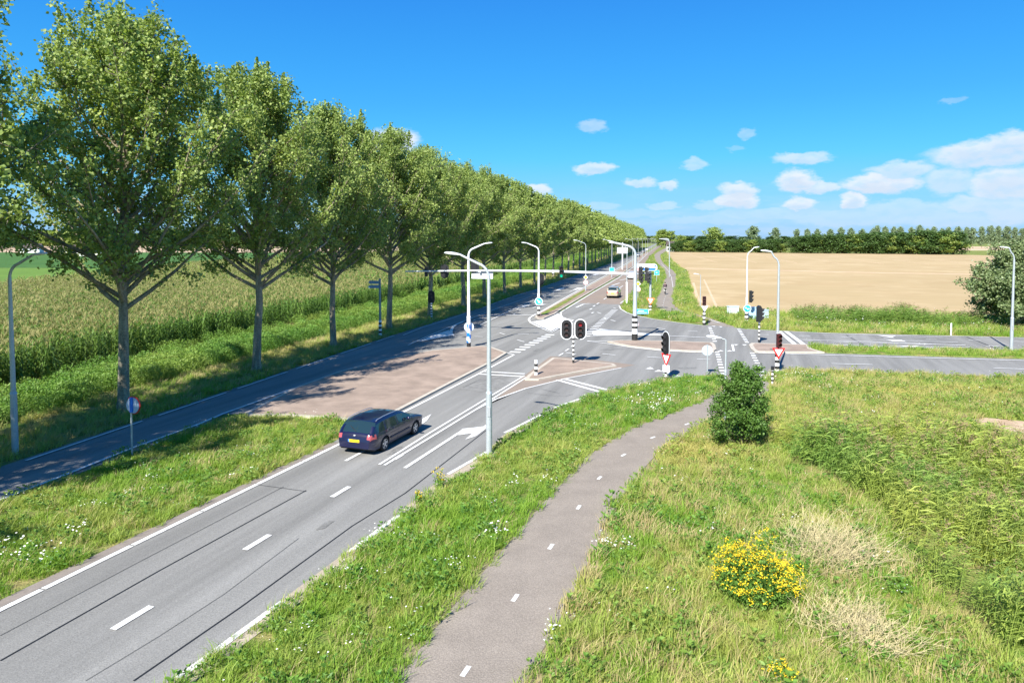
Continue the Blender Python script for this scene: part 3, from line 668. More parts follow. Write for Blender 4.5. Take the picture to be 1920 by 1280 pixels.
GP = [proto_grass(1), proto_grass(2, 40, .22, (.12, .36)), proto_grass(3, 50, .2, (.07, .20), .018), proto_grass(4, 34, .2, (.1, .3), extra='dry'), proto_grass(5, 34, .2, (.12, .3), extra='weed'),
      proto_grass(6, 36, .2, (.1, .28), extra='flower'), proto_grass(7, 40, .22, (.15, .42), .012, m=G_dry), proto_grass(8, 30, .2, (.2, .45), .014)]

EXCL = [roadB, roadJ, brown, pathN, pathF, isA, is1, is2, is3, isF]
def gen_points(poly, dens, excl=EXCL, R=rng, margin=None):
    P = np.array(poly); lo, hi = P.min(0), P.max(0); n = int((hi[0]-lo[0])*(hi[1]-lo[1])*dens)
    Q = R.uniform(lo, hi, (n, 2)); Q = Q[inpoly(Q, poly)]
    for e in excl: Q = Q[~inpoly(Q, e)]
    return Q
def vnoise(Q, s, seed):
    """smooth value noise 0..1"""
    R = np.random.default_rng(seed); G = R.uniform(0, 1, (256, 256)); X = Q/s + 128; i = np.floor(X).astype(int) % 255; f = X - np.floor(X); f = f*f*(3-2*f)
    a, b, c, d = G[i[:, 0], i[:, 1]], G[i[:, 0]+1, i[:, 1]], G[i[:, 0], i[:, 1]+1], G[i[:, 0]+1, i[:, 1]+1]
    return (a*(1-f[:, 0])+b*f[:, 0])*(1-f[:, 1]) + (c*(1-f[:, 0])+d*f[:, 0])*f[:, 1]
def rots(n, R=rng, tilt=.12):
    return np.stack([R.normal(0, tilt, n), R.normal(0, tilt, n), R.uniform(0, 2*np.pi, n)], 1)

def grass_field(name, poly, dens, size, probs, tintbase, tintamp, seed, label, z=0.0, excl=EXCL, yfall=None):
    R = np.random.default_rng(seed); Q = gen_points(poly, dens, excl, R)
    if yfall: Q = Q[R.uniform(0, 1, len(Q)) < np.clip((yfall/np.maximum(Q[:, 1], 1))**1.6, 0, 1)]
    n = len(Q); t = np.clip(tintbase + tintamp*(vnoise(Q, 6.5, seed+3)*.35+vnoise(Q, 2.2, seed)*.4+vnoise(Q, .7, seed+1)*.25 - .5)*2.6 + R.normal(0, .1, n), 0, 1)
    P = np.concatenate([Q, np.full((n, 1), z)], 1)
    # wind-blown: keep yaw within a cone so that the blades lean the same way
    ro = np.stack([R.normal(0, .1, n), R.normal(0, .1, n), R.normal(0, .7, n)], 1)
    sc = size*R.uniform(.7, 1.35, n)*(.75+.5*vnoise(Q, 1.7, seed+5)); 
    if yfall: sc *= np.clip((Q[:, 1]/yfall)**.55, 1, 3)
    P[:, :2] += R.normal(0, .07, (n, 2))
    return scatter(name, P, ro, sc, t, R.choice(len(GP), n, p=np.array(probs)/sum(probs)), GP, label=label)

verge_left = [tuple((pR0-dr_*24)[:2])] + W([(99,902),(257,840),(374,798),(470,782),(589,786),(658,790),(690,800),(640,826)]) + [along_main(m1, 0, .38), along_main(m0, 0, .40), along_main(m0, -14, .40)]
grass_field('verge_grass', verge_left, 22, .85, [5, 3, 5, 2, 3, .5, 1, 1], .13, .45, 11, 'green grass verge between the main road and the side carriageway')
verge_mid = [tuple((r0-drr*12)[:2])] + W([(330,1284),(534,1134),(660,1038),(770,954),(915,854),(950,818),(1040,770),(1140,734),(1270,709),(1356,704)]) + list(reversed(W(P_L)))
grass_field('verge_grass', verge_mid, 22, .9, [6, 5, 4, 2, 4, .5, .5, 2], .10, .45, 12, 'bright green grass verge between the main road and the cycle path')
SANDP = W([(1806,787),(1850,783),(1925,788),(2000,800),(2000,832),(1900,816),(1862,804)])
meadow = W([(960,1360),(988,1272),(1041,1179),(1116,1035),(1155,952),(1235,850),(1340,788),(1420,753),(1443,722),(1437,700),(1495,694),(1719,703),(1990,712)]) + W([(2120,1000),(2300,1360)])
REED = W([(1478,884),(1474,862),(1520,850),(1620,846),(1760,850),(1830,868),(1905,884),(2000,890),(2050,1000),(2100,1330),(1900,1240),(1790,1150),(1690,1030),(1650,960),(1560,900)])
grass_field('meadow_grass', [p for p in meadow], 22, 1.0, [4, 3, 5, 4, 4, .3, 4, 2], .33, .8, 13, 'yellow green rough meadow right of the cycle path', excl=EXCL+[REED, SANDP])
# farther verges
corner = W([(1168,577),(1175,583),(1190,588),(1224,595),(1274,603),(1325,607),(1326,602),(1287,588),(1250,585),(1229,579),(1226,566),(1241,534),(1247,520),(1245,509),(1230,493),(1226,478),(1219,480),(1209,500),(1200,522),(1189,548),(1176,562)])
grass_field('corner_grass', corner, 5, 1.5, [5, 4, 4, 2, 3, 1, 1, 1], .18, .3, 14, 'green grass corner between the far road and its cycle path')
fieldverge = W([(1381,614),(1400,616),(1456,619),(1560,623.5),(1920,631.5),(2000,634),(2000,596),(1786,593),(1512,590),(1400,584.5),(1325,580),(1308,576),(1299,560),(1293,534),(1287,511),(1262,492),(1250,476),(1240,478),(1246,494),(1267,510),(1271,524),(1264,560),(1266,571),(1276,580),(1300,587),(1340,599)])
grass_field('field_verge_grass', fieldverge, 5, 1.6, [5, 4, 3, 3, 3, 1, 1.5, 2], .25, .35, 15, 'grass verge along the near side of the stubble field')
grass_field('median_grass', medR, 9, 1.0, [5, 3, 5, 2, 2, 2, 1, 1], .15, .3, 16, 'grass growing on the crossroad median', z=.1, excl=[])

def proto_daisy(seed):
    R = np.random.default_rng(seed); c = np.stack([R.normal(0, .16, 12), R.normal(0, .16, 12), R.uniform(.12, .38, 12)], 1); v, t, q = leaves_at(c, .055, R, 4, 1.0); g_ = blades(12, .2, (.1, .3), .012, .4, (.1, 0), seed)
    V, T, Rn, MI = join([(v, t, q, 0), (*g_, 1)]); return tri_mesh('daisy_clump', V, T, [G_white, G_green], MI, Rn)
def daisies():
    R = np.random.default_rng(77); P = []
    for (x, y, r, n) in ((1122,1028,.25,7),(1018,1192,.3,9),(1000,1225,.3,7),(1235,762,1.2,26),(1190,745,1.0,12),(1030,905,.6,5),(1265,745,1.0,10),(1480,712,.8,14),(60,1040,.9,6),(30,1060,.8,4),(250,930,1.5,5),(1560,648,2.0,30),(1620,652,2.5,30),(1700,656,3,24),(1690,612,3,14),(1560,612,4,16),(350,860,2,10),(880,1010,1.0,5),(1560,705,1.5,10),(1250,600,1.5,8)):
        p = at(x, y); q = R.normal(0, r, (n, 2))[:max(3, int(n*.55))]; q[:, 0] += p.x; q[:, 1] += p.y; P.append(q)
    Q = np.concatenate(P)
    for e_ in (roadB, roadJ, pathN): Q = Q[~inpoly(Q, inset(e_, .15) if e_ is not pathN else e_)]
    n = len(Q); scatter('white_flowers', np.concatenate([Q, np.full((n, 1), .02)], 1), rots(n, R), R.uniform(.7, 1.3, n), np.zeros(n), R.integers(0, 3, n), [proto_daisy(s_) for s_ in (81, 82, 83)], label='small white flowers scattered over the verges')
daisies()

# ------------------------------------------------------------------ reeds, corn, bank plants
G_reed = leafmat('reed_leaf', (.11, .21, .04), (.24, .36, .075), (.42, .44, .09), .3, .5)
G_plume = leafmat('reed_plume', (.22, .16, .08), (.32, .24, .14), None, .2, .8)
def proto_reed(seed, H=1.6):
    R = np.random.default_rng(seed); parts = []; C, Tn = [], []
    v, t, q = blades(7, .18, (H*.85, H*1.05), .012, .10, (.10, .03), seed); parts.append((v, t, q, 0))
    n = 46; z = R.uniform(.2, H, n); bx, by = R.normal(0, .13, n)+z*.08, R.normal(0, .13, n)+z*.03
    ang = R.normal(.1, .8, n)+np.where(R.uniform(0, 1, n) < .22, np.pi, 0); Ln = R.uniform(.28, .52, n); rise = R.uniform(-.05, .55, n)
    d = np.stack([np.cos(ang)*Ln, np.sin(ang)*Ln, rise*Ln], 1); p0 = np.stack([bx, by, z], 1); w = np.stack([-np.sin(ang), np.cos(ang), R.normal(0, .5, n)], 1)*.016
    mid = p0+d*.5+np.array([0, 0, .03]); V = np.concatenate([p0-w*.5, p0+w*.5, mid-w, mid+w, p0+d+np.array([0, 0, -.05])], 0)
    i = np.arange(n); A, B, Cc, D, E = i, i+n, i+2*n, i+3*n, i+4*n
    T = np.concatenate([np.stack([A, B, D], 1), np.stack([A, D, Cc], 1), np.stack([Cc, D, E], 1)], 0); parts.append((V, T, np.tile(R.uniform(0, 1, n), 5), 0))
    if seed % 2 == 0:
        c = np.stack([R.normal(H*.12, .05, 16), R.normal(.03, .05, 16), R.uniform(H*.95, H*1.15, 16)], 1); v, t, q = leaves_at(c, .10, R, 0, .3); parts.append((v, t, q, 1))
    V, T, Rn, MI = join(parts); return tri_mesh('reed_stem', V, T, [G_reed, G_plume], MI, Rn)
RP = [proto_reed(s) for s in range(20, 25)]
def reeds(name, poly, dens, size, seed, label, tb=.25, ta=.5, excl=()):
    R = np.random.default_rng(seed); Q = gen_points(poly, dens, list(excl), R)
    inn = inpoly(Q, inset(poly, 1.3)) if name == 'reed_bed' else np.ones(len(Q), bool); Q = Q[inn | (R.uniform(0, 1, len(Q)) < .12+.75*(vnoise(Q, .9, seed+4) > .5))]; n = len(Q)
    t = np.clip(tb + ta*(vnoise(Q, 2.2, seed)*.7+vnoise(Q, .7, seed+1)*.3-.5)*2 + R.normal(0, .08, n), 0, 1)
    ro = np.stack([R.normal(0, .10, n), R.normal(.12, .12, n), R.normal(0, .45, n)], 1)
    return scatter(name, np.concatenate([Q, np.zeros((n, 1))], 1), ro, size*R.uniform(.75, 1.2, n)*(.62+.7*vnoise(Q, 2.2, seed+9)), t, R.integers(0, len(RP), n), RP, label=label)
reeds('reed_bed', REED, 14, .80, 31, 'dense wind-blown green reed bed filling the lower right meadow', .32, .7)
reeds('ditch_reed', W([(1490,606),(1560,609),(1700,612),(1830,615),(1830,607),(1700,602),(1560,597),(1480,594)]), 8, .78, 32, 'dark green reeds in the ditch along the stubble field', .0, .2)
reeds('ditch_reed', W([(1440,842),(1470,838),(1600,830),(1760,815),(1800,780),(1740,762),(1700,790),(1600,805),(1440,820)]), 7, .5, 33, 'low reeds at the far rim of the reed bed', .55, .4)

G_corn = leafmat('corn_leaf', (.055, .13, .02), (.14, .24, .045), (.27, .29, .085), .3, .5)
G_tassel = leafmat('corn_tassel', (.23, .225, .08), (.37, .34, .15), None, .2, .8)
def proto_corn(seed, H=2.35, big=1.0):
    R = np.random.default_rng(seed); parts = []; n = 13; z = np.linspace(.25, H*.9, n); ang = np.arange(n)*np.pi*.97 + R.normal(0, .35, n)
    Ln = R.uniform(.5, .8, n)*(1-.35*np.linspace(0, 1, n))*big; w0 = .075*big
    ts = [0, .4, .75, 1.0]; drop = R.uniform(.25, .7, n); D = np.stack([np.cos(ang), np.sin(ang), np.zeros(n)], 1); S = np.stack([-np.sin(ang), np.cos(ang), np.zeros(n)], 1)
    P0 = np.stack([np.zeros(n), np.zeros(n), z], 1); V = []
    for t_, wf in zip(ts, (.5, 1, .7, .05)):
        c = P0 + D*(Ln*t_)[:, None]*.85 + np.stack([np.zeros(n), np.zeros(n), Ln*(1.1*t_ - (1.1+drop)*t_*t_)], 1)
        V += [c - S*w0*wf*.5, c + S*w0*wf*.5]
    V = np.concatenate(V, 0); i = np.arange(n); T = []
    for k in range(3):
        a, b, c, d = i+2*k*n, i+(2*k+1)*n, i+(2*k+3)*n, i+(2*k+2)*n; T += [np.stack([a, b, c], 1), np.stack([a, c, d], 1)]
    rn = np.tile(np.clip(R.uniform(0, .6, n)+np.linspace(0, .5, n), 0, 1), 8)
    parts.append((V, np.concatenate(T, 0), rn, 0))
    v, t, q = blades(2, .01, (H*.98, H), .04, .02, (0, 0), seed); parts.append((v, t, q, 0))
    v, t, q = blades(7, .03, (.28, .42), .028*big, .7, (.1, 0), seed+3, base=H*.93); parts.append((v, t, q, 1))
    V, T, Rn, MI = join(parts); return tri_mesh('corn_plant', V, T, [G_corn, G_tassel], MI, Rn)
CPROT = [proto_corn(s) for s in range(40, 45)] + [proto_corn(s, 2.35, 1.9) for s in range(45, 48)]
CORN_EDGE = [(-33.5, 12.0)] + W([(0,737),(190,695)]) + W([(345,656),(640,592),(900,530),(1040,498)])
def edge_x(y, pts): 
    return np.interp(y, [p[1] for p in pts], [p[0] for p in pts])
ROW_K = [(-33.5-0, 12.0)]
def corn():
    R = np.random.default_rng(50); parts = []
    E = [(-33.0, 12.0), (-27.3, 37.2), (-24.0, 51.7), (-18.3, 74.7), (-6.6, 130.5), (11.5, 212), (100, 600)]
    far = [(-70, 12), (-69, 96), (-77, 190), (-62, 300), (18, 600)]
    for (y0, y1, dens, big) in ((30, 62, 7.5, 0), (62, 100, 5.0, 0), (100, 180, 2.0, 1), (180, 600, .55, 1)):
        n = int((y1-y0)*178*dens); Q = R.uniform((-80, y0), (98, y1), (n, 2))
        if y0 < 100:                                          # sown in rows parallel to the road
            u = Q[:, 0]*.972 - Q[:, 1]*.233; u2 = np.round(u/.75)*.75; Q[:, 0] += (u2-u)*.972; Q[:, 1] -= (u2-u)*.233
        k = (Q[:, 0] < edge_x(Q[:, 1], E)) & (Q[:, 0] > edge_x(Q[:, 1], far)) & (Q[:, 0] > -.80*Q[:, 1]-8); Q = Q[k]
        parts.append((Q, np.full(len(Q), big)))
    Q = np.concatenate([p[0] for p in parts]); big = np.concatenate([p[1] for p in parts]); n = len(Q)
    # paler plants towards the middle of the field
    dist = edge_x(Q[:, 1], E) - Q[:, 0]
    t = np.clip(np.clip((dist-3)/45, 0, 1)*.55 + .35*(vnoise(Q, 6, 3)-.4) + R.normal(0, .1, n), 0, 1)
    sc = R.uniform(.85, 1.15, n)*np.where(big == 1, 1.05, 1.0)
    idx = np.where(big == 1, R.integers(5, 8, n), R.integers(0, 5, n))
    scatter('corn_field', np.concatenate([Q, np.zeros((n, 1))], 1), rots(n, R, .06), sc, t, idx, CPROT, label='tall maize field with pale tassels behind the poplar row')
    soil = MB(); soil.flat([(E[0][0]+.3, 12), (E[1][0]+.5, 37.2), (E[2][0]+.4, 51.7), (E[3][0]+.4, 74.7), (E[4][0]+.4, 130.5), (E[5][0], 212), (100, 600), (18, 600), (-62, 300), (-77, 190), (-69, 96), (-70, 12)], .010, M_soil)
    tag(soil.build('corn_soil'), kind='structure')
    return n
corn()

# bank of leafy weeds between maize and poplars
def proto_bush(seed, r=.5, h=.75, n=240, m=None, s=.09):
    R = np.random.default_rng(seed); a = R.uniform(0, 2*np.pi, n); q = R.uniform(0, 1, n)**.5; z = h*R.uniform(0.02, 1, n); k = np.sqrt(np.clip(1-(z/h)**2*.8, 0, 1))
    c = np.stack([r*q*k*np.cos(a), r*q*k*np.sin(a), z], 1); v, t, rn = leaves_at(c, s, R, .8, .5); v2, t2, r2 = blades(26, r, (h*.6, h*1.15), .014, .35, (.15, .05), seed)
    V, T, Rn, MI = join([(v, t, rn, 0), (v2, t2, r2, 0)]); return tri_mesh('bank_weed', V, T, [m or G_weed], MI, Rn)
BP = [proto_bush(s) for s in range(60, 64)] + [GP[7], GP[6], GP[3]]
def row_x(y): return np.interp(y, [0, 33.4, 136, 620], [-26.3, -18.25, 6.4, 112])
def band(name, y0, y1, off0, off1, dens, size, seed, tb, ta, idxs, label, excl=()):
    R = np.random.default_rng(seed); parts = []
    y = y0
    while y < y1:
        ye = min(y1, y+25); f = max(.12, min(1, (55/max(y, 1))**1.2)); n = int(dens*f*(off1-off0)*(ye-y)); q = np.stack([R.uniform(off0, off1, n), R.uniform(y, ye, n)], 1)
        q[:, 0] += row_x(q[:, 1]); parts.append(np.concatenate([q, np.full((n, 1), min(2.2, f**-.45))], 1)); y = ye
    A = np.concatenate(parts); Q = A[:, :2]
    keep = np.ones(len(Q), bool)
    for e in excl: keep &= ~inpoly(Q, e)
    keep &= Q[:, 0] > -.80*Q[:, 1]-6
    A = A[keep]; Q = A[:, :2]; n = len(Q)
    t = np.clip(tb+ta*(vnoise(Q, 4, seed)-.5)*2+R.normal(0, .1, n), 0, 1)
    scatter(name, np.concatenate([Q, np.zeros((n, 1))], 1), np.stack([R.normal(0, .08, n), R.normal(0, .08, n), R.uniform(-1.2, 1.2, n)], 1), size*A[:, 2]*R.uniform(.75, 1.25, n), t, R.choice(idxs, n), BP, label=label)
band('bank_vegetation', 16, 330, -7.0, -3.3, 4.6, 1.15, 70, .25, .35, [0, 1, 2, 3, 0, 1, 4], 'band of leafy green weeds on the ditch bank along the maize')
band('bank_grass', 16, 330, -10.6, -7.0, 4.0, 1.1, 71, .35, .35, [4, 4, 5, 6, 3], 'light green grass strip between ditch bank and maize')
band('ditch_grass', 14, 330, -3.1, 3.2, 8, 1.05, 72, .38, .4, [4, 5, 6, 6], 'rough grass under the poplar row', excl=[roadB, roadJ])

# ------------------------------------------------------------------ trees
L_pop = leafmat('poplar_leaf', (.145, .225, .05), (.34, .41, .12), None, .34, .55, .35)
L_pop2 = leafmat('far_poplar_leaf', (.15, .23, .045), (.34, .41, .11), None, .30, .5, .4)
L_dark = leafmat('dark_tree_leaf', (.035, .075, .018), (.085, .15, .035), None, .22, .5)
L_grey = leafmat('grey_poplar_leaf', (.13, .19, .10), (.26, .34, .19), None, .3, .5)
L_will = leafmat('willow_leaf', (.10, .155, .055), (.27, .335, .155), None, .3, .45, .5)
L_bush = leafmat('bush_leaf', (.05, .115, .018), (.13, .235, .045), None, .28, .5)

def make_tree(seed, H, R0, h0, nprim, nleaf, lsize, leafm, trunk_r=.30, barkm=None, prof=None, updir=(38, 62), sub=7, sig=.20, tw=True, nseg=5, bottom=None, thick=1.0, spires=0):
    R = np.random.default_rng(seed); rr = random.Random(seed); mb = MB(); barkm = barkm or M_bark
    prof = prof or (lambda t: max(.08, math.sin(math.pi*min(1, (t*.72+.265)))**.68))
    P = [Vector((0, 0, -.1)), Vector((0, 0, .5))]; wob = Vector((0, 0, 0)); k = 9
    for i in range(1, k+1):
        wob += Vector((rr.gauss(0, .06), rr.gauss(0, .06), 0)); P.append(Vector((wob.x, wob.y, .5 + (H*.93-.5)*i/k)))
    rads = [trunk_r*1.35, trunk_r] + [trunk_r*(1-.86*(i/k)**.9) for i in range(1, k+1)]
    mb.tube(P, rads, barkm, 10 if tw else 6)
    def trunk_at(z):
        for a, b in zip(P[1:], P[2:]):
            if z <= b.z: return a.lerp(b, (z-a.z)/(b.z-a.z))
        return P[-1]
    def trunk_rad(z): return np.interp(z, [p.z for p in P], rads)
    segs = []   # (p, q, weight) leafy segments
    for i in range(nprim):
        u = (i+rr.uniform(0, .9))/nprim; z = h0 + (H*.93-h0)*u**1.05; a = i*2.399 + rr.uniform(-.5, .5)
        el = math.radians(rr.uniform(*updir))*(.55+.55*min(1, u/.6)); t = min(1, (z-h0)/(H-h0))
        lim_ = rr.choice((.9, .96, 1.03, 1.08)); k_ = rr.uniform(.72, 1.18); Ln = R0*1.3
        for _ in range(24):                       # longest branch whose tip stays inside the crown's envelope
            zt = (z + Ln*math.sin(el) - h0)/(H-h0)
            if zt < lim_ and Ln*math.cos(el) < R0*k_*prof(max(0, zt)): break
            Ln *= .9
        Ln = max(.7, Ln)
        d = Vector((math.cos(a)*math.cos(el), math.sin(a)*math.cos(el), math.sin(el))); p = trunk_at(z); pts = [p]
        for s in range(nseg):
            d = (d + Vector((rr.gauss(0, .12), rr.gauss(0, .12), rr.gauss(.06, .08)))).normalized(); pts.append(pts[-1] + d*Ln/nseg)
        r0 = min(trunk_rad(z)*.62, .035+.022*Ln)*thick
        if tw or i % 3 == 0: mb.tube(pts, [max(.008, r0*(1-.9*s/nseg)) for s in range(nseg+1)], barkm, 6 if tw else 4, caps=False)
        segs.append((pts[-2], pts[-1], .8)); segs.append((pts[-3], pts[-2], .5))
        ns = max(3, int(sub*(.5+Ln/5)))
        for j in range(ns):
            f = rr.uniform(.22, 1.0); ii = min(nseg-1, int(f*nseg)); q = pts[ii].lerp(pts[ii+1], f*nseg-ii); dd = (pts[ii+1]-pts[ii]).normalized()
            v = (dd*.7 + Vector((rr.gauss(0, .7), rr.gauss(0, .7), rr.gauss(.25 if u > .3 else -.02, .45)))).normalized(); l = rr.uniform(.28, .55)*(1.15-f*.5)*min(Ln, 4.5)*.62
            q2 = q + v*l*.5; q3 = q2 + (v+Vector((rr.gauss(0, .3), rr.gauss(0, .3), .2))).normalized()*l*.5
            if tw: mb.tube([q, q2, q3], [max(.006, r0*.35*(1-f*.5)), r0*.2, .004], M_twig, 4, caps=False)
            segs.append((q, q2, .6*l)); segs.append((q2, q3, 1.0*l))
    for s in range(5): segs.append((trunk_at(H*.80), Vector((P[-1].x+rr.gauss(0, .25), P[-1].y+rr.gauss(0, .25), H*rr.uniform(.93, 1.02))), .8))
    w = np.array([s[2]*(s[1]-s[0]).length**.3 for s in segs]); w /= w.sum(); c = R.choice(len(segs), nleaf, p=w); A = np.array([tuple(s[0]) for s in segs])[c]; B = np.array([tuple(s[1]) for s in segs])[c]
    t = R.uniform(0, 1, nleaf)[:, None]; q_ = R.integers(0, 3, nleaf); J = R.normal(0, sig*.9, (len(segs), 3, 3)); tt = (q_[:, None]+.5)/3; C = A+(B-A)*(tt*.75+.25*t) + J[c, q_] + R.normal(0, 1, (nleaf, 3))*sig*.8
    C = C[C[:, 2] > (bottom if bottom is not None else h0*.75)]
    tz = (C[:, 2]-h0)/(H-h0); pr = np.array([prof(min(1.0, max(0, v))) for v in tz]); rad_ = np.hypot(C[:, 0], C[:, 1]); az_ = np.arctan2(C[:, 1], C[:, 0]); lob = 1.12+.16*np.sin(3*az_+C[:, 2]*.9+seed)+.12*np.sin(5*az_-C[:, 2]*1.7+seed*2); C = C[(rad_ < R0*lob*1.12*pr + .8) & (tz < 1.12)]
    if spires:                                   # upright leading shoots that break the outline
        ex = []
        for k in range(spires):
            a = R.uniform(0, 2*np.pi); t_ = R.uniform(.45, 1.0)**.7; z0 = h0+(H-h0)*t_*.93; rr0 = R0*prof(t_)*R.uniform(.55, 1.0)*(0 if t_ > .97 else 1); hh_ = R.uniform(.8, 1.7); m_ = int(nleaf*.0022*hh_)
            u_ = R.uniform(0, 1, m_); ex.append(np.stack([rr0*math.cos(a)+R.normal(0, .20, m_)*(1.1-u_), rr0*math.sin(a)+R.normal(0, .20, m_)*(1.1-u_), z0+hh_*u_], 1))
        C = np.concatenate([C]+ex)
    V, T, rn = leaves_at(C, lsize, R, .25, .85)
    return mb.mesh('trunk'), tri_mesh('crown', V, T, leafm, None, rn)

# crowns hang down to about four metres
POP_HI = [make_tree(100+i, (18.3, 17.8, 18.6, 17.4, 18.2, 18.8)[i], (7.4, 6.9, 7.3, 7.0, 6.8, 7.4)[i], (4.6, 4.9, 4.4, 4.8, 4.6, 5.0)[i], (88, 78, 92, 80, 86, 80)[i], 62000, .150, L_pop, trunk_r=.27, sub=9, sig=.17, bottom=3.2, spires=34) for i in range(6)]
POP_MID = [make_tree(110+i, 18.3, 7.0, 4.6, 60, 22000, .25, L_pop, spires=26, trunk_r=.25, sub=7, sig=.21, bottom=3.6) for i in range(3)]
POP_LO = [make_tree(120+i, 18.0, 6.8, 4.6, 44, 6500, .48, L_pop2, trunk_r=.27, sub=4, tw=False, nseg=3, sig=.35) for i in range(3)]
def place_tree(name, meshes, p, rz, s, label, group, cat='tree', sz=None):
    e = empty(name, p, rz, label, cat, group); e.scale = (s, s, sz or s)
    link_mesh('trunk', meshes[0], e); link_mesh('crown', meshes[1], e); return e
POPG = 'poplars in the long roadside row'
row_px = [(232,770),(481,697),(625,650),(730,617),(808,594),(867,575),(909,562),(946,552),(976,541.5),(1002,534.5),(1022,527)]
row_w = [at(x, y) for x, y in row_px]
d0 = (row_w[1]-row_w[0]); pre = [row_w[0]-d0*2.0, row_w[0]-d0*1.0]
POP_LABELS = ['poplar beside the curved lamp at the picture edge, only its branches reaching into view', 'poplar cut off at the edge of the picture',
 'largest poplar, thick sunlit trunk standing behind the round sign back', 'second full poplar of the row with a low forked branch, before the red paved island',
 'third full poplar of the row, slender trunk beside the shaded road', 'poplar standing just beside the signpost with blue arrow boards', 'poplar behind the small signal on the spotted pole',
 'poplar whose trunk shows left of the blue and white striped lamp pole', 'poplar whose trunk shows right of the two lamp poles in the middle', 'poplar behind the gantry beam, next to the lamp with the round blue arrow sign']
pts_row = pre + row_w; last = row_w[-1]
y = last.y
while y < 600:
    y += 10.3; pts_row.append(Vector((float(row_x(y)), y, 0)))
for i, p in enumerate(pts_row):
    R_ = random.Random(500+i); D = p.y
    if i < 9: ms = POP_HI[(i*5+2) % 6]
    elif D < 170: ms = POP_MID[i % 3]
    else: ms = POP_LO[i % 3]
    rz = R_.uniform(0, 6.28) if i != 2 else 0.6; s = (R_.uniform(.95, 1.02) if i != 2 else 1.03)*(1 if i < 6 else .95 if i < 9 else .91)
    if i == 1: s = 1.08
    lab = POP_LABELS[i] if i < len(POP_LABELS) else 'poplar in the far part of the roadside row, merging with its neighbours'
    tr = place_tree('poplar_tree', ms, (p.x+(R_.gauss(0, .12) if i > 4 else 0), p.y, 0), rz, s, lab, POPG); tr.rotation_euler = (R_.gauss(0, .012), R_.gauss(.008, .014), rz); tr.scale = (s*R_.uniform(.9, 1.1), s*R_.uniform(.9, 1.1), s)

# trees of the horizon
def prof_round(t): return max(.15, math.sin(math.pi*min(1, t*.8+.17))**.5)
DK = [make_tree(130+i, 9.5, 5.2, .6, 26, 4200, .55, L_dark, trunk_r=.2, tw=False, nseg=3, sig=.6, prof=lambda t: max(.75, math.sin(math.pi*min(1, t*.7+.27))**.5), updir=(2, 55), sub=4, bottom=.05) for i in range(3)]
GY = [make_tree(140+i, 17, 4.6, 2.0, 30, 3600, .62, L_grey, trunk_r=.22, tw=False, nseg=3, sig=.38, updir=(40, 68), sub=4) for i in range(2)]
GD = [make_tree(150+i, 15, 5.4, 1.2, 26, 4200, .6, L_pop2, trunk_r=.25, tw=False, nseg=3, sig=.5, prof=prof_round, updir=(20, 60), sub=4) for i in range(2)]
def hz(px, ytop, Z, ms, H0, label, group, name='tree', wide=1.0, k=0):
    """a tree at horizontal image position px, distance Z, with its top at row ytop"""
    X = (px-CX)/F_PX*(Z+.0)*1.0; top = CAM_H + (446.6-ytop)/F_PX*Z; s = top/H0
    place_tree(name, ms, (X, Z, 0), (k*1.7) % 6.28, s*wide, label, group, sz=s)
R_ = random.Random(9)
# hedge of dark trees at the far rim of the stubble field
x = 1262; k = 0
while x < 1795:
    Z = np.interp(x, [1256, 1799], [418, 352]) + R_.uniform(0, 6); yt = np.interp(x, [1262, 1300, 1330, 1350, 1400, 1470, 1500, 1560, 1700, 1760, 1795], [454, 450, 448, 449, 449, 450, 442, 439, 436, 434, 438]) + R_.uniform(-2, 4) + 3
    if 1475 < x < 1490: x += 9; continue
    ms = DK[k % 3] if k % 5 != 3 else GD[k % 2]; H0 = 9.5 if k % 5 != 3 else 15
    hz(x, yt, Z, ms, H0, 'dark bushy tree in the hedge along the far rim of the stubble field', 'dark trees of the field hedge', 'hedge_tree', 1.45 if H0 == 9.5 else 2.2, k); x += R_.uniform(9, 14); k += 1
hz(1338, 426, 430, GD[0], 15, 'pointed dark green tree rising above the hedge left of the twin poplars', None, 'dense_tree', 1.3, 3)
hz(1412, 423, 460, GY[0], 17, 'round topped grey green poplar, the left one of the pair above the hedge', None, 'poplar_tree', 1.35, 1)
hz(1454, 427, 470, GY[1], 17, 'smaller grey green poplar, the right one of the pair above the hedge', None, 'poplar_tree', 1.25, 2)
hz(1240, 431, 640, GD[1], 15, 'big rounded tree where the far road meets the horizon', None, 'dense_tree', 1.6, 1); hz(1255, 433, 640, GD[0], 15, 'rounded tree right of the biggest horizon tree at the end of the road', None, 'dense_tree', 1.4, 2)
hz(1275, 441, 560, GD[0], 15, 'lower rounded tree beside the white house', None, 'dense_tree', 1.6, 4)
for i, x in enumerate(range(1492, 1640, 21)):
    hz(x+R_.uniform(-3, 3), 427+R_.uniform(-2, 3), 500, GY[i % 2], 17, 'grey green poplar with its top showing above the dark hedge', 'poplars behind the hedge', 'poplar_tree', 1.0, i)
for i, x in enumerate(range(1645, 2040, 15)):
    hz(x+R_.uniform(-3, 3), 424+R_.uniform(-2, 4), 560, GY[i % 2], 17, 'grey green poplar of the long line on the horizon behind the pale field', 'poplars on the horizon', 'poplar_tree', .95, i)
for i, x in enumerate(range(1180, 1240, 14)): hz(x, 443+R_.uniform(-1, 1), 1100, DK[i % 3], 9.5, 'low dark tree at the vanishing end of the road', 'trees at the end of the road', 'tree', 2.2, i)
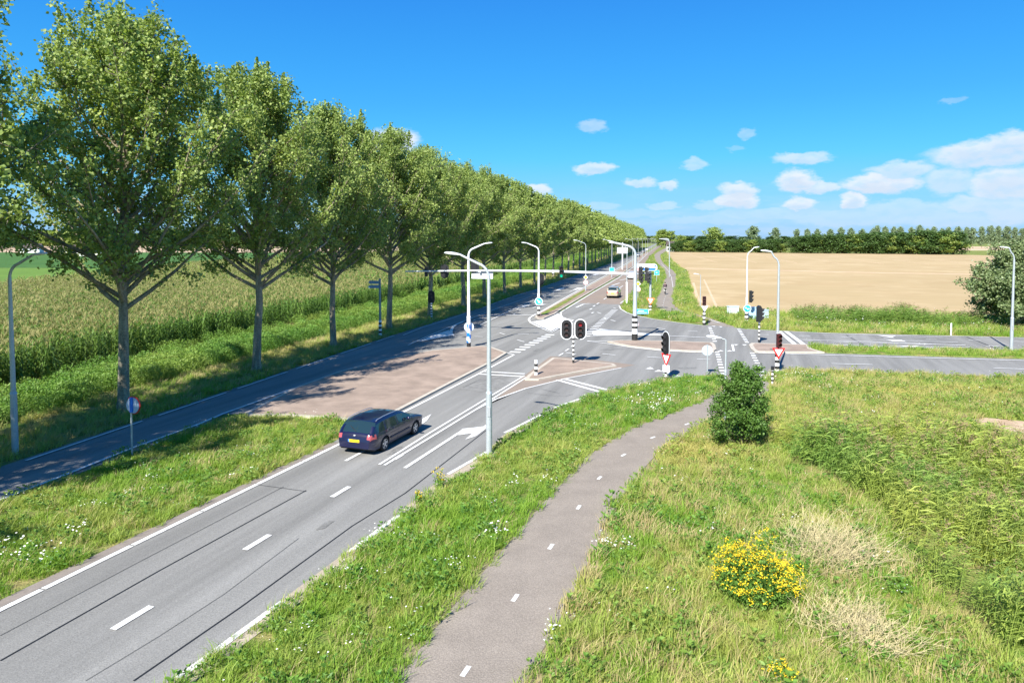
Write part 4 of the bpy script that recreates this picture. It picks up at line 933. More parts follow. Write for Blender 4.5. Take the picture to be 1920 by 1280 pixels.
for i in range(30):
    x = -60+i*26+R_.uniform(-6, 6); hz(x, 434+R_.uniform(-3, 5) + max(0, (i-12)*.3), 560+R_.uniform(0, 80), DK[i % 3] if i % 3 else GD[i % 2], 9.5 if i % 3 else 15, 'dark tree of the distant wood seen under the poplar crowns', 'trees of the distant wood', 'tree', 2.3 if i % 3 else 1.9, i)
for i in range(26):
    x = 1290+i*26; hz(x, 444+R_.uniform(-1, 1), 1250, DK[i % 3], 9.5, 'hazy low tree on the far horizon', 'trees on the far horizon', 'tree', 2.6, i)

# willow at the right, bush by the path
def prof_will(t): return max(.45, math.sin(math.pi*min(1, t*.72+.25))**.45)
WILL = make_tree(160, 7.3, 4.3, .35, 60, 42000, .20, L_will, trunk_r=.22, prof=prof_will, updir=(18, 66), sub=7, sig=.24, bottom=.1)
wp = at(1890, 614); e = place_tree('willow_tree', WILL, (wp.x+.8, wp.y, 0), 1.0, .97, 'silvery green willow standing at the ditch behind the rightmost lamp post', None)
wp2 = Vector((wp.x+6.5, wp.y+1.5, 0)); place_tree('willow_tree', WILL, (wp2.x, wp2.y, 0), 3.0, .95, 'second silvery willow cut by the edge of the picture', None)
BUSHM = make_tree(161, 2.95, 1.75, .06, 62, 24000, .075, L_bush, trunk_r=.04, prof=lambda t: max(.36, .95-.52*t), updir=(12, 80), sub=7, sig=.10, bottom=.02, barkm=M_twig)
bp_ = at(1391, 838); place_tree('bush', BUSHM, (bp_.x, bp_.y, 0), .4, 1.0, 'dark green upright bush standing beside the cycle path', None, cat='bush')

# ------------------------------------------------------------------ flowers and dry plants
def flower_bush(name, p, r, h, nst, seed, label):
    R = np.random.default_rng(seed); n = nst; a = R.uniform(0, 2*np.pi, n); q = np.sqrt(R.uniform(0, 1, n)); bx, by = r*.55*q*np.cos(a), r*.55*q*np.sin(a)
    hh = h*np.sqrt(np.clip(1-.75*q**2.2, .05, 1))*R.uniform(.62, 1.12, n)*(1+.18*np.sin(3*a+seed)); tx, ty = bx*1.75+R.normal(0, r*.09, n), by*1.75+R.normal(0, r*.09, n)
    mb = MB()
    e = empty(name, (p.x, p.y, 0), 0, label, 'flowering plant')
    V = np.concatenate([np.stack([bx-.006, by, np.zeros(n)], 1), np.stack([bx+.006, by, np.zeros(n)], 1), np.stack([tx, ty, hh], 1)]); i = np.arange(n); T = np.stack([i, i+n, i+2*n], 1)
    nl = n*22; c = R.integers(0, n, nl); t = R.uniform(.15, .95, nl)[:, None]; C = np.stack([bx[c], by[c], np.zeros(nl)], 1)*(1-t)+np.stack([tx[c], ty[c], hh[c]], 1)*t + R.normal(0, .04, (nl, 3)); C[:, 2] = np.abs(C[:, 2])
    lv, lt, lr = leaves_at(C, .10, R, .5, .38)
    V2, T2, Rn, MI = join([(V, T, np.full(len(V), .3), 0), (lv, lt, lr, 0)]); link_mesh('leaves', tri_mesh('leaves', V2, T2, [L_fl], MI, Rn), e)
    k = n*15; c = R.integers(0, n, k); C = np.stack([tx[c], ty[c], hh[c]], 1) + R.normal(0, 1, (k, 3))*np.array([.045, .045, .03]); fv, ft, fr = leaves_at(C, .034, R, 1.5, .9)
    link_mesh('blossoms', tri_mesh('blossoms', fv, ft, [L_yel], None, fr), e); return e
L_fl = leafmat('flower_leaf', (.07, .16, .025), (.16, .28, .045), None, .3)
L_yel = leafmat('yellow_blossom', (.62, .43, .012), (.80, .60, .03), None, .12, .8)
flower_bush('ragwort_plant', at(1416, 1122), 1.02, 1.15, 250, 5, 'large rounded plant covered in bright yellow flowers in the meadow')
flower_bush('ragwort_plant', at(1462, 1290), .26, .45, 16, 6, 'small yellow flowering plant at the bottom edge of the meadow')
flower_bush('ragwort_plant', at(822, 912), .26, .72, 9, 7, 'tall thin yellow flowers leaning over the road edge near the lamp pole')
flower_bush('ragwort_plant', at(786, 944), .18, .35, 7, 8, 'low yellow flowers on the verge below the tall yellow ones')
def dry_plant(p, r, h, n, seed, label, lean=.5):
    R = np.random.default_rng(seed); mb = MB()
    for k in range(n):
        a = R.uniform(0, 2*math.pi); el = R.uniform(.15, 1.3); L_ = R.uniform(.55, 1)*math.hypot(r*math.cos(el), h*math.sin(el)); d = Vector((math.cos(a)*math.cos(el)+lean*.5, math.sin(a)*math.cos(el)+.1, math.sin(el))).normalized()
        q = Vector((R.normal(0, r*.34), R.normal(0, r*.34), 0)); pts = [q]
        for s in range(4):
            d = (d+Vector((R.normal(.05, .24), R.normal(0, .24), R.normal(-.07, .14)))).normalized(); pts.append(pts[-1]+d*L_/4); pts[-1].z = max(.02, pts[-1].z)
        mb.tube(pts, [.005, .0045, .004, .003, .002], M_dry, 3, caps=False, smooth=False)
        for j in range(4):
            i = int(R.integers(1, 5)); v = (d+Vector((R.normal(0, .7), R.normal(0, .7), R.normal(.2, .5)))).normalized(); l = R.uniform(.12, .3)*L_; a_, b_ = pts[i]+v*l*.5, pts[i]+v*l
            b_.z = max(.02, b_.z-.03); mb.tube([pts[i], a_, b_], [.004, .003, .002], M_dry, 3, caps=False, smooth=False)
    o = mb.build('dry_plant', None, (p.x, p.y, 0)); tag(o, label, 'dry plant')
M_dry = mat('dry_stems', (.42, .36, .20), .95, .15, 3)
dry_plant(at(1555, 1050), 1.45, 1.2, 480, 3, 'pale dead plant of fine branching stems beside the yellow flowers')
dry_plant(at(1600, 1195), 1.25, .65, 380, 4, 'low flattened dead stems below the reed bed', .8)
dry_plant(at(700, 1030), .25, .25, 26, 5, 'small brown dead weed on the kerb of the main road', .2)
dry_plant(at(1490, 722), .9, .7, 60, 6, 'brownish dry weed clump behind the short striped post', .2)

# ------------------------------------------------------------------ street furniture
def bands(mb, r, z0, z1, n, c1=M_blackp, c2=M_whitep, seg=14, first=0):
    h = (z1-z0)/n
    for i in range(n): mb.tube([(0, 0, z0+i*h), (0, 0, z0+(i+1)*h)], r, (c1, c2)[(i+first) % 2], seg, caps=(i in (0, n-1)), smooth=True)
def lamp_head(mb, p, d, L=.62, m=M_white, s=1.0):
    d = Vector(d).normalized(); side = Vector((-d.y, d.x, 0)).normalized(); up = side.cross(d)*-1
    if up.z < 0: up = -up
    n = 8; rings = [(-.05, .05, .035), (.05, .07, .045), (.18, .13, .065), (.38, .15, .07), (.55, .12, .05), (L, .05, .02)]; vs, fs = [], []
    for (t, w, h) in rings:
        for k in range(n):
            a = 2*math.pi*k/n; vs.append(Vector(p)+d*t*s+side*math.cos(a)*w*s+up*math.sin(a)*h*s*(1 if math.sin(a) > 0 else .6))
    for i in range(len(rings)-1):
        for k in range(n): fs.append((i*n+k, i*n+(k+1) % n, (i+1)*n+(k+1) % n, (i+1)*n+k))
    fs.append(tuple(range(n-1, -1, -1))); fs.append(tuple(range((len(rings)-1)*n, len(rings)*n))); mb.add(vs, fs, m, True)
LGRP = 'curved street lamps along the roads'
def street_lamp(base, H, ang, arm=1.35, r=.085, m=M_galv, label=None, group=None, base_bands=None, collar=True, headm=M_white, rise=.32, cv=.55):
    """ang: heading of the arm measured from +X"""
    e = empty('street_lamp', base, 0, label, 'street lamp', group)
    ca, sa = math.cos(ang), math.sin(ang); mb = MB(); zc = H-rise-cv
    z0 = 0
    if base_bands: z0 = base_bands
    mb.tube([(0, 0, z0), (0, 0, 2.3)], [r*1.15, r*1.15], m, 14); mb.tube([(0, 0, 2.3), (0, 0, 2.4)], [r*1.28, r*.9], m, 14)
    mb.tube([(0, 0, 2.35), (0, 0, zc)], [r*.92, r*.62], m, 14)
    pts = [Vector((0, 0, zc))]
    for k in range(1, 7):
        t = k/6*math.pi*.42; rc = min(.5, arm*.8); pts.append(Vector((ca*rc*(1-math.cos(t)), sa*rc*(1-math.cos(t)), zc+cv*math.sin(t))))
    endp = Vector((ca*arm, sa*arm, H)); pts.append(endp)
    mb.tube(pts, [r*.6]+[r*.52]*6+[r*.42], m, 12, smooth=True)
    mb.build('pole', e); hb = MB()
    if r > .08: hd_ = MB(); hd_.box((-.05, -r*1.22-.012, 1.45), (.05, -r*.9, 1.80), M_grey); hd_.build('access_hatch', e)
    d = Vector((ca, sa, .12)); lamp_head(hb, endp, d); hb.build('lamp_head', e)
    return e
def stadium(w, h, n=9):
    r = w/2; pts = []
    for k in range(n+1): a = math.pi*k/n; pts.append((r*math.cos(a), (h/2-r)+r*math.sin(a)))
    for k in range(n+1): a = math.pi+math.pi*k/n; pts.append((r*math.cos(a), -(h/2-r)+r*math.sin(a)))
    return pts
def facing(yaw, loc):
    """local x = width, y = height (up), z = towards the viewer of the face; yaw is the world heading the face looks to"""
    f = Vector((math.cos(yaw), math.sin(yaw), 0)); u = Vector((0, 0, 1)); s = u.cross(f); M = Matrix((( s.x, u.x, f.x, loc[0]), (s.y, u.y, f.y, loc[1]), (s.z, u.z, f.z, loc[2]), (0, 0, 0, 1))); return M
def signal_head(parent, loc, yaw, h=1.0, w=.30, board=True, bw=.62, bh=1.2, lit=None, housing=M_black, name='signal_head'):
    M = facing(yaw, loc); mb = MB(); mb.prism([(x*w, y*h) for x, y in ((-.42,-.5),(.42,-.5),(.5,-.45),(.5,.45),(.42,.5),(-.42,.5),(-.5,.45),(-.5,-.45))], -.10, .10, housing, M)
    o = mb.build(name, parent)
    if board:
        b = MB(); b.prism(stadium(bw, bh), .012, .030, M_black, M); b.prism(stadium(bw+.13, bh+.13), -.02, 0, M_black, M); b.build('backboard', o)
        b = MB(); b.prism(stadium(bw+.12, bh+.12), .001, .010, M_white, M); b.build('white_border', o)
    for k in range(3):
        y = (1-k)*h*.31; b = MB(); lm = (M_lensred if (lit == 'red' and k == 0) else M_lensgrn if (lit == 'green' and k == 2) else M_lens)
        b.prism([(.105*math.cos(t*math.pi/6)*w/.3, y+.105*math.sin(t*math.pi/6)*w/.3) for t in range(12)], .10, .115, lm, M); b.build('lens', o)
        v = MB(); vs, fs = [], []; rr_ = .125*w/.3
        for j in range(9):
            a = -.25*math.pi + 1.5*math.pi*j/8
            for (zz, q) in ((.09, rr_), (.30 - .12*abs(j-4)/4, rr_*1.0), (.30-.12*abs(j-4)/4, rr_*.93), (.09, rr_*.93)): vs.append(M @ Vector((q*math.cos(a), y+q*math.sin(a), zz)))
        for j in range(8):
            for q in range(4): fs.append((j*4+q, (j+1)*4+q, (j+1)*4+(q+1) % 4, j*4+(q+1) % 4))
        v.add(vs, fs, housing); v.build('visor', o)
    return o
def disc_sign(parent, loc, yaw, r, face, back=M_grey, rim=None, name='sign_plate'):
    M = facing(yaw, loc); mb = MB(); c = [(r*math.cos(t*math.pi/12), r*math.sin(t*math.pi/12)) for t in range(24)]
    mb.prism(c, -.012, .008, back, M); o = mb.build(name, parent)
    if rim: b = MB(); b.prism(c, .009, .014, rim, M); b.build('rim', o)
    b = MB(); k = .84 if rim else .97; b.prism([(x*k, y*k) for x, y in c], .0145, .019, face, M); b.build('face', o); return o
def poly_sign(parent, loc, yaw, pts, face, border=None, k=.8, back=M_grey, name='sign_plate'):
    M = facing(yaw, loc); mb = MB(); mb.prism(pts, -.012, .008, back, M); o = mb.build(name, parent)
    if border: b = MB(); b.prism(pts, .009, .014, border, M); b.build('border', o)
    cx = sum(p[0] for p in pts)/len(pts); cy = sum(p[1] for p in pts)/len(pts)
    b = MB(); kk = k if border else .97; b.prism([(cx+(x-cx)*kk, cy+(y-cy)*kk) for x, y in pts], .0145, .019, face, M); b.build('face', o); return o
def mark(parent, M, pts, m, z=.021, name='symbol'): b = MB(); b.prism(pts, z, z+.004, m, M); return b.build(name, parent)
ARROW = [(-.03,-.12),(.03,-.12),(.03,.02),(.085,.02),(0,.13),(-.085,.02),(-.03,.02)]
def rotp(pts, a, s=1.0, c=(0, 0)): return [(c[0]+s*(x*math.cos(a)-y*math.sin(a)), c[1]+s*(x*math.sin(a)+y*math.cos(a))) for x, y in pts]
TRI_DN = [(-.45, .39), (.45, .39), (0, -.39)]
DIA = [(0, -.36), (.36, 0), (0, .36), (-.36, 0)]
SOUTH = -math.pi/2 - rad(14)

def lampH(px, py, ty): return zat(at(px, py), ty)
# 1-4: the large lamps
b1 = at(29, 852); street_lamp(b1, lampH(29, 852, 478), rad(-12), 1.05, .10, label='grey curved lamp post leftmost in the picture, at the shaded roadside')
b2 = at(917, 851); L2 = street_lamp(b2, lampH(917, 851, 478), rad(168), 1.1, .10, label='tall grey curved lamp post in the foreground verge between road and cycle path')
b3 = at(879, 652.5); 
L3 = street_lamp(b3, lampH(879, 652, 457), rad(2), 1.15, .13, M_white, 'white curved lamp post with spiral blue and white foot on the big paved island', base_bands=1.75)
mb = MB(); mb.tube([(0, 0, .11), (0, 0, .42)], .155, M_blackp, 16); mb.build('foot_sleeve', L3)
mb = MB(); nseg_ = 24; z0_, z1_ = .42, 1.9
for j in range(10):
    for i in range(nseg_):
        a0, a1 = 2*math.pi*i/nseg_, 2*math.pi*(i+1)/nseg_; za, zb = z0_+(z1_-z0_)*j/10, z0_+(z1_-z0_)*(j+1)/10
        c = ((za+zb)/2*1.55 + ((a0+a1)/2)/(2*math.pi)) % 1 < .5; r = .152
        mb.add([(r*math.cos(a0), r*math.sin(a0), za), (r*math.cos(a1), r*math.sin(a1), za), (r*math.cos(a1), r*math.sin(a1), zb), (r*math.cos(a0), r*math.sin(a0), zb)], [(0, 1, 2, 3)], M_blue if c else M_whitep, False)
mb.build('spiral_stripes', L3)
disc_sign(L3, (0, .17, 1.55), math.pi/2+.1, .36, M_lblue, back=mat('pale_sign_back', (.55, .68, .85), .5), name='round_sign')
b4 = at(1010, 594); L4 = street_lamp(b4, lampH(1010, 594, 456), rad(172), 1.2, .12, M_white, 'white curved lamp post with round blue arrow sign at the tip of the median', base_bands=1.2)
mb = MB(); bands(mb, .15, .1, 1.3, 5); mb.build('striped_foot', L4)
o = disc_sign(L4, (0, -.2, 1.62), SOUTH, .42, M_lblue, rim=M_white, name='round_sign'); M = facing(SOUTH, (0, -.2, 1.62)); mark(o, M, rotp(ARROW, rad(-135), 1.9), M_white)
# 5-6 and the median lamps beyond
b5 = at(1098, 546); L5 = street_lamp(b5, lampH(1098, 546, 451), rad(172), 1.3, .09, label='lamp post on the median with yellow diamond and pale round sign')
poly_sign(L5, (0, -.12, 2.15), SOUTH, DIA, M_yellow, M_white, .72); disc_sign(L5, (0, -.12, 1.35), SOUTH, .36, M_white, rim=M_pink)
b6 = at(1147, 521); L6 = street_lamp(b6, lampH(1147, 521, 449.5), rad(172), 1.3, .09, label='lamp post on the median with square blue sign')
poly_sign(L6, (0, -.12, 1.75), SOUTH, [(-.5, -.4), (.5, -.4), (.5, .4), (-.5, .4)], M_lblue, M_white, .9)
b7 = at(1167, 506); e = empty('sign_gantry', b7, 0, 'thick white post with pale grey sign back panels on the far median', 'sign post')
mb = MB(); hz7 = zat(b7, 455); mb.tube([(0, 0, 0), (0, 0, hz7)], .17, M_white, 12); mb.build('post', e)
hp = zat(b7, 464); hq = zat(b7, 475); mb = MB(); mb.box((-1.35, .2, hq), (1.35, .26, hp), mat('pale_panel', (.62, .66, .68), .5)); mb.build('sign_panel', e)
b8 = at(1175, 571); street_lamp(b8, lampH(1175, 571, 456), rad(168), 1.6, .07, label='thin lamp post on the grass kerb left of the gantry pole')
mb = MB(); mb.tube([(0, 0, 0), (0, 0, zat(b8, 531))], .11, M_whitep, 10); mb.tube([(0, 0, zat(b8, 531)), (0, 0, zat(b8, 529))], .13, M_whitep, 10); mb.build('sleeve', L6).parent = [o for o in scene.objects if o.get('label', '').startswith('thin lamp post')][0]
# far lamps, receding on both sides of the road
far_proto = None
FARG = 'far lamp posts receding to the horizon'
for side in (0, 1):
    for k in range(13):
        Z = (205 if side == 0 else 150) + k*38
        X = float(row_x(Z)) + (13 if side == 0 else 23.5) + (0 if side == 0 else 0)
        lab = 'thin far lamp post beside the road towards the horizon, one of the dense bundle'
        if far_proto is None:
            far_proto = street_lamp((X, Z, 0), 7.9, rad(172), 1.6, .075, M_galv, lab, FARG)
        else:
            c = copy_tree(far_proto); c.location = (X, Z, 0); c.rotation_euler = (0, 0, 0)
# far lamps on other roads
b12 = at(1399.5, 603); L12 = street_lamp(b12, lampH(1399.5, 603, 464.5), rad(20), .75, .085, M_white, 'lamp post behind the crossroad with round blue cycle sign and side signal')
mb = MB(); bands(mb, .17, 0, 1.0, 5, first=1); mb.build('striped_foot', L12)
o = disc_sign(L12, (.0, -.2, 1.3), SOUTH+.2, .38, M_lblue, rim=M_white, name='round_sign'); M = facing(SOUTH+.2, (0, -.2, 1.3)); mark(o, M, rotp(ARROW, rad(60), 1.1, (-.1, .05)), M_white); mark(o, M, rotp(ARROW, rad(-60), 1.1, (.1, -.05)), M_white)
signal_head(L12, (.38, 0, 2.45), rad(2), 1.15, .34, False)
b13 = at(1457, 697); L13 = street_lamp(b13, lampH(1457, 697, 472), rad(163), .45, .095, M_galv, 'grey curved lamp post at the cycle crossing with dark red signal and give way sign', base_bands=.9)
mb = MB(); bands(mb, .135, 0, 1.1, 6, first=1); mb.build('striped_foot', L13)
signal_head(L13, (.0, -.22, 1.95), SOUTH+.35, .82, .26, False, housing=M_darkred); poly_sign(L13, (0, -.2, 1.15), SOUTH+.1, [(x*.86, y*.9) for x, y in TRI_DN], M_white, M_red, .62)
b14 = at(1896, 656); street_lamp(b14, lampH(1896, 656, 465), rad(170), .35, .10, M_galv, 'grey curved lamp post rightmost in the picture, on the grass median')
b15 = at(1313, 577); street_lamp(b15, 3.9, rad(175), .22, .05, M_galv, 'small thin cycle path lamp at the corner of the stubble field', rise=.03, cv=.08)
b16 = at(1359, 795); street_lamp(b16, zat(b16, 634), rad(168), .22, .05, M_galv, 'small lamp post behind the dark green bush', rise=.03, cv=.08)

# gantry
bg = at(1190, 640); gy = empty('signal_gantry', bg, 0, 'tall grey pole with striped foot and a long beam across the road carrying signals', 'traffic gantry')
Hg = zat(bg, 455); zb = zat(bg, 514)
mb = MB(); mb.tube([(0, 0, 1.8), (0, 0, 1.9), (0, 0, Hg-.9)], [.20, .17, .12], M_galv, 16)
pts = [Vector((0, 0, Hg-.95))]
for k in range(1, 7): t = k/6*math.pi*.42; pts.append(Vector((-.75*(1-math.cos(t)), .1*(1-math.cos(t)), Hg-.95+.72*math.sin(t))))
pts.append(Vector((-1.55, .2, Hg))); mb.tube(pts, [.115]+[.10]*6+[.06], M_galv, 12); mb.build('pole', gy)
mb = MB(); lamp_head(mb, pts[-1], (pts[-1]-pts[-2])); mb.build('lamp_head', gy)
mb = MB(); mb.tube([(0, 0, .1), (0, 0, .62)], .235, M_blackp, 18); mb.tube([(0, 0, .62), (0, 0, .82)], .225, M_whitep, 18); bands(mb, .215, .82, 2.02, 6, M_whitep, M_blackp, 18); mb.build('striped_foot', gy)
# beam runs to the left end seen at (771, 507)
be = Vector((-18.6, 4.2, zb+.02)); mb = MB(); mb.tube([(0, 0, zb), (-6, 1.35, zb+.16), (-12, 2.71, zb+.16), tuple(be)], [.105, .095, .08, .055], M_white, 14)
for t in (.34, .66): c = Vector((0, 0, zb+.1)).lerp(be, t); mb.tube([c-Vector((.08, -.02, -.03)), c+Vector((.08, -.02, .03))], .13, M_white, 12)
mb.build('beam', gy)
def beam_pt(px):
    t = 0.5
    for _ in range(30):
        p = bg + Vector((be.x*t, be.y*t, zb)); x = CX + p.x/p.y*F_PX; t += (x-px)/(-be.x*F_PX/56)*1.0 if True else 0; t = min(1, max(0, t))
    return be.x*t, be.y*t
x_, y_ = beam_pt(833); signal_head(gy, (x_, y_+.25, zb+.05), math.pi/2+.1, .95, .28, True, .58, 1.05)
x_, y_ = beam_pt(890); signal_head(gy, (x_, y_+.25, zb+.45), math.pi/2+.1, .95, .28, True, .58, 1.05)
x_, y_ = beam_pt(805); signal_head(gy, (x_-.3, y_+.25, zb-.0), math.pi/2+.1, .8, .28, False)
x_, y_ = beam_pt(1052); signal_head(gy, (x_, y_-.25, zb+.12), SOUTH+.25, .95, .32, False, lit='green')
xa, ya = beam_pt(883); xb, yb = beam_pt(923)
mb = MB(); vv = Vector((xb-xa, yb-ya, 0)); q = Vector((xa, ya, 0)); n_ = Vector((-vv.y, vv.x, 0)).normalized()*.06
for (s0, s1) in ((0, 1),):
    a_, b_ = q+vv*s0, q+vv*s1; zz0, zz1 = zb-.52, zb+.08
    vs = [a_+n_*3+Vector((0, 0, zz0)), b_+n_*3+Vector((0, 0, zz0)), b_+n_*3+Vector((0, 0, zz1)), a_+n_*3+Vector((0, 0, zz1))]; vs += [v+n_ for v in vs]
    mb.add(vs, [(0, 1, 2, 3), (7, 6, 5, 4), (0, 4, 5, 1), (1, 5, 6, 2), (2, 6, 7, 3), (3, 7, 4, 0)], mat('pale_panel', (.62, .66, .68), .5))
mb.build('sign_panel', gy)
signal_head(gy, (.42, .1, zb+.05), rad(-25), 1.1, .34, False); signal_head(gy, (.9, .25, zb+.02), rad(-15), 1.1, .34, False)
mb = MB(); mb.tube([(0, 0, zb), (1.2, .2, zb+.1)], .05, M_galv, 8); mb.build('side_arm', gy)
disc_sign(gy, (.26, -.2, zat(bg, 609)), rad(-10), .2, M_white, rim=M_red, name='round_sign')

# direction sign on its own pole (right of the gantry)
bd = at(1219, 585); e = empty('direction_sign', bd, 0, 'white and blue arrow shaped direction sign on a grey pole with give way sign below', 'road sign')
zt_ = zat(bd, 507); mb = MB(); mb.tube([(0, 0, 1.0), (0, 0, zt_+.5)], [.14, .11], M_galv, 12); mb.build('post', e); mb = MB(); bands(mb, .155, 0, 1.1, 6); mb.build('striped_foot', e)
zs0, zs1 = zat(bd, 507.5), zat(bd, 494.5); zc_ = (zs0+zs1)/2; hh = (zs1-zs0)/2; Mx = facing(SOUTH+.12, (-.45, -.25, zc_))
shape = lambda k, d=0: [(-1.15, -hh*k), (.85, -hh*k)] + [(.85+hh*.75*k*math.cos(t)+d, hh*k*math.sin(t)) for t in (-1.0, -.5, 0, .5, 1.0)] + [(.85, hh*k), (-1.15, hh*k)]
mb = MB(); mb.prism(shape(1), -.03, .0, M_white, Mx); o = mb.build('sign_board', e)
mark(o, Mx, [(-1.1, -hh*.85), (-.78, -hh*.85), (-.78, -.08), (-1.1, -.08)], M_pink, .004); mark(o, Mx, [(-.77, -hh*.85), (.85, -hh*.85), (1.05, -.08), (-.77, -.08)], M_blue, .004, 'blue_field')
mark(o, Mx, [(.75, .05), (.9, hh*.8), (1.15, .05)], M_blue, .004); mark(o, Mx, rotp([(-.16, 0), (0, -.16), (.16, 0), (0, .16)], 0, 1, (.98, -.0)), M_white, .012)
for i in range(4): mark(o, Mx, [(-.95+i*.42, .14), (-.65+i*.42, .14), (-.65+i*.42, .22), (-.95+i*.42, .22)], mat('pale_letter', (.55, .62, .72), .6), .004, 'lettering')
poly_sign(e, (0, -.2, zat(bd, 565)), SOUTH, TRI_DN, M_white, mat('orange_red', (.75, .18, .06), .5), .6)
for (dx2, yw) in ((-1.05, -20), (-.3, -20)): signal_head(e, (dx2, -.35, zat(bd, 519)), rad(yw), 1.3, .36, False)
mb = MB(); mb.tube([(-1.2, -.2, zat(bd, 513)), (.3, -.1, zat(bd, 513))], .06, M_black, 8); mb.build('bracket', e)
bq = at(1231, 530); e = empty('cycle_sign', bq, 0, 'square light blue cycle sign above the far cycle path', 'road sign')
mb = MB(); zq = zat(bq, 511); mb.tube([(0, 0, 0), (0, 0, zq+.3)], .05, M_galv, 8); mb.build('post', e)
o = poly_sign(e, (0, -.1, zq), SOUTH, [(-.45, -.45), (.45, -.45), (.45, .45), (-.45, .45)], M_lblue, M_white, .92); mark(o, facing(SOUTH, (0, -.1, zq)), rotp(ARROW, rad(90), 1.6), M_white)
bs = at(1196, 562); e = empty('priority_sign', bs, 0, 'yellow diamond above a pale red rimmed round sign right of the gantry pole', 'road sign'); mb = MB(); mb.tube([(0, 0, 0), (0, 0, zat(bs, 528))], .05, M_galv, 8); mb.build('post', e)
poly_sign(e, (0, -.1, zat(bs, 532)), SOUTH, DIA, M_yellow, M_white, .72); disc_sign(e, (0, -.1, zat(bs, 542)), SOUTH, .34, M_white, rim=M_pink)
bt = at(1201, 592); e = empty('place_name_sign', bt, 0, 'wide light blue sign board with white lettering bars beside the gantry foot', 'road sign')
zA, zB = zat(bt, 588.5), zat(bt, 579.5); mb = MB()
for s in (-.5, .6): mb.tube([(s, .03, 0), (s, .03, zA+.1)], .03, M_galv, 8)
mb.build('post', e); o = poly_sign(e, (.06, 0, (zA+zB)/2), SOUTH, [(-.78, -(zB-zA)/2), (.78, -(zB-zA)/2), (.78, (zB-zA)/2), (-.78, (zB-zA)/2)], M_lblue, M_white, .93)
M = facing(SOUTH, (.06, 0, (zA+zB)/2)); mark(o, M, [(-.3, .04), (.3, .04), (.3, .11), (-.3, .11)], M_white); mark(o, M, [(-.6, -.12), (.6, -.12), (.6, -.06), (-.6, -.06)], M_white)

# traffic lights on striped poles
def striped_pole(parent, H, r=.055, n=12, z0=.11, foot=True):
    mb = MB()
    if foot: mb.tube([(0, 0, z0), (0, 0, z0+.22)], r*1.12, M_blackp, 12); z0 += .22
    bands(mb, r, z0, H, n, M_whitep, M_blackp, 12); return mb.build('striped_pole', parent)
t1 = at(1075, 683.5); e = empty('traffic_light', t1, 0, 'twin traffic light with two white rimmed oval boards on the triangular island', 'traffic light')
zc1 = zat(t1, 617); zb1 = zat(t1, 637); striped_pole(e, zb1+.25, .06, 11); mb = MB(); mb.tube([(-.45, 0, zb1+.05), (.45, 0, zb1+.05)], .03, M_black, 8); mb.build('bracket', e)
signal_head(e, (-.44, -.02, zc1), SOUTH+.1, 1.02, .36, True, .66, 1.22); signal_head(e, (.44, -.02, zc1), SOUTH+.1, 1.02, .36, True, .66, 1.22, 'red')
t2 = at(1248, 713); e = empty('traffic_light', t2, 0, 'sideways traffic light with white rim above a give way sign by the grass', 'traffic light')
striped_pole(e, zat(t2, 665), .07, 8, 0); signal_head(e, (0, 0, zat(t2, 645)), rad(-160), 1.15, .36, True, .66, 1.4)
poly_sign(e, (.0, -.12, zat(t2, 675)), SOUTH-.75, [(x*.85, y*1.0) for x, y in TRI_DN], M_white, M_red, .62); M = facing(SOUTH-.3, (0, -.12, zat(t2, 690))); mb = MB(); mb.prism([(-.2, -.2), (.2, -.2), (.2, .2), (-.2, .2)], 0, .02, M_white, M); mb.build('small_plate', e)
t3 = at(1423, 644); e = empty('traffic_light', t3, 0, 'traffic light seen from the side on a striped pole, on the right island', 'traffic light')
striped_pole(e, zat(t3, 600), .07, 10); mb = MB(); mb.prism([(-.14, -.55), (.05, -.55), (.10, .62), (.0, .72), (-.14, .6)], -.22, .22, M_black, facing(rad(-85), (-.02, 0, zat(t3, 590)))); mb.build('side_housing', e)
signal_head(e, (.10, 0, zat(t3, 589)), rad(-8), .98, .32, False)
t5 = at(1320, 609); e = empty('traffic_light', t5, 0, 'small dark red cycle signal above a small give way sign at the far path', 'traffic light')
striped_pole(e, zat(t5, 582), .12, 6, 0); mb = MB(); mb.tube([(0, 0, zat(t5, 583)), (0, 0, zat(t5, 572))], .04, M_darkred, 8); mb.build('stem', e)
signal_head(e, (0, 0, zat(t5, 564)), SOUTH, .85, .34, False, housing=M_darkred); poly_sign(e, (0, -.14, zat(t5, 579)), SOUTH, [(x*.7, y*.7) for x, y in TRI_DN], M_white, None)
t6 = at(809, 598); e = empty('traffic_light', t6, 0, 'dark traffic light on a spotted pole beneath the poplars', 'traffic light')
striped_pole(e, zat(t6, 565), .09, 12, 0); signal_head(e, (0, 0, zat(t6, 557)), math.pi/2, 1.0, .32, True, .55, 1.2)
t7 = at(1003.5+10, 575); e = empty('traffic_light', at(1014, 560), 0, 'dark signal back seen beside the lamp with the round blue arrow sign', 'traffic light')
mb = MB(); mb.tube([(0, 0, 0), (0, 0, 2.2)], .06, M_black, 8); mb.build('post', e); signal_head(e, (0, 0, 2.6), math.pi/2, 1.2, .36, True, .7, 1.5)
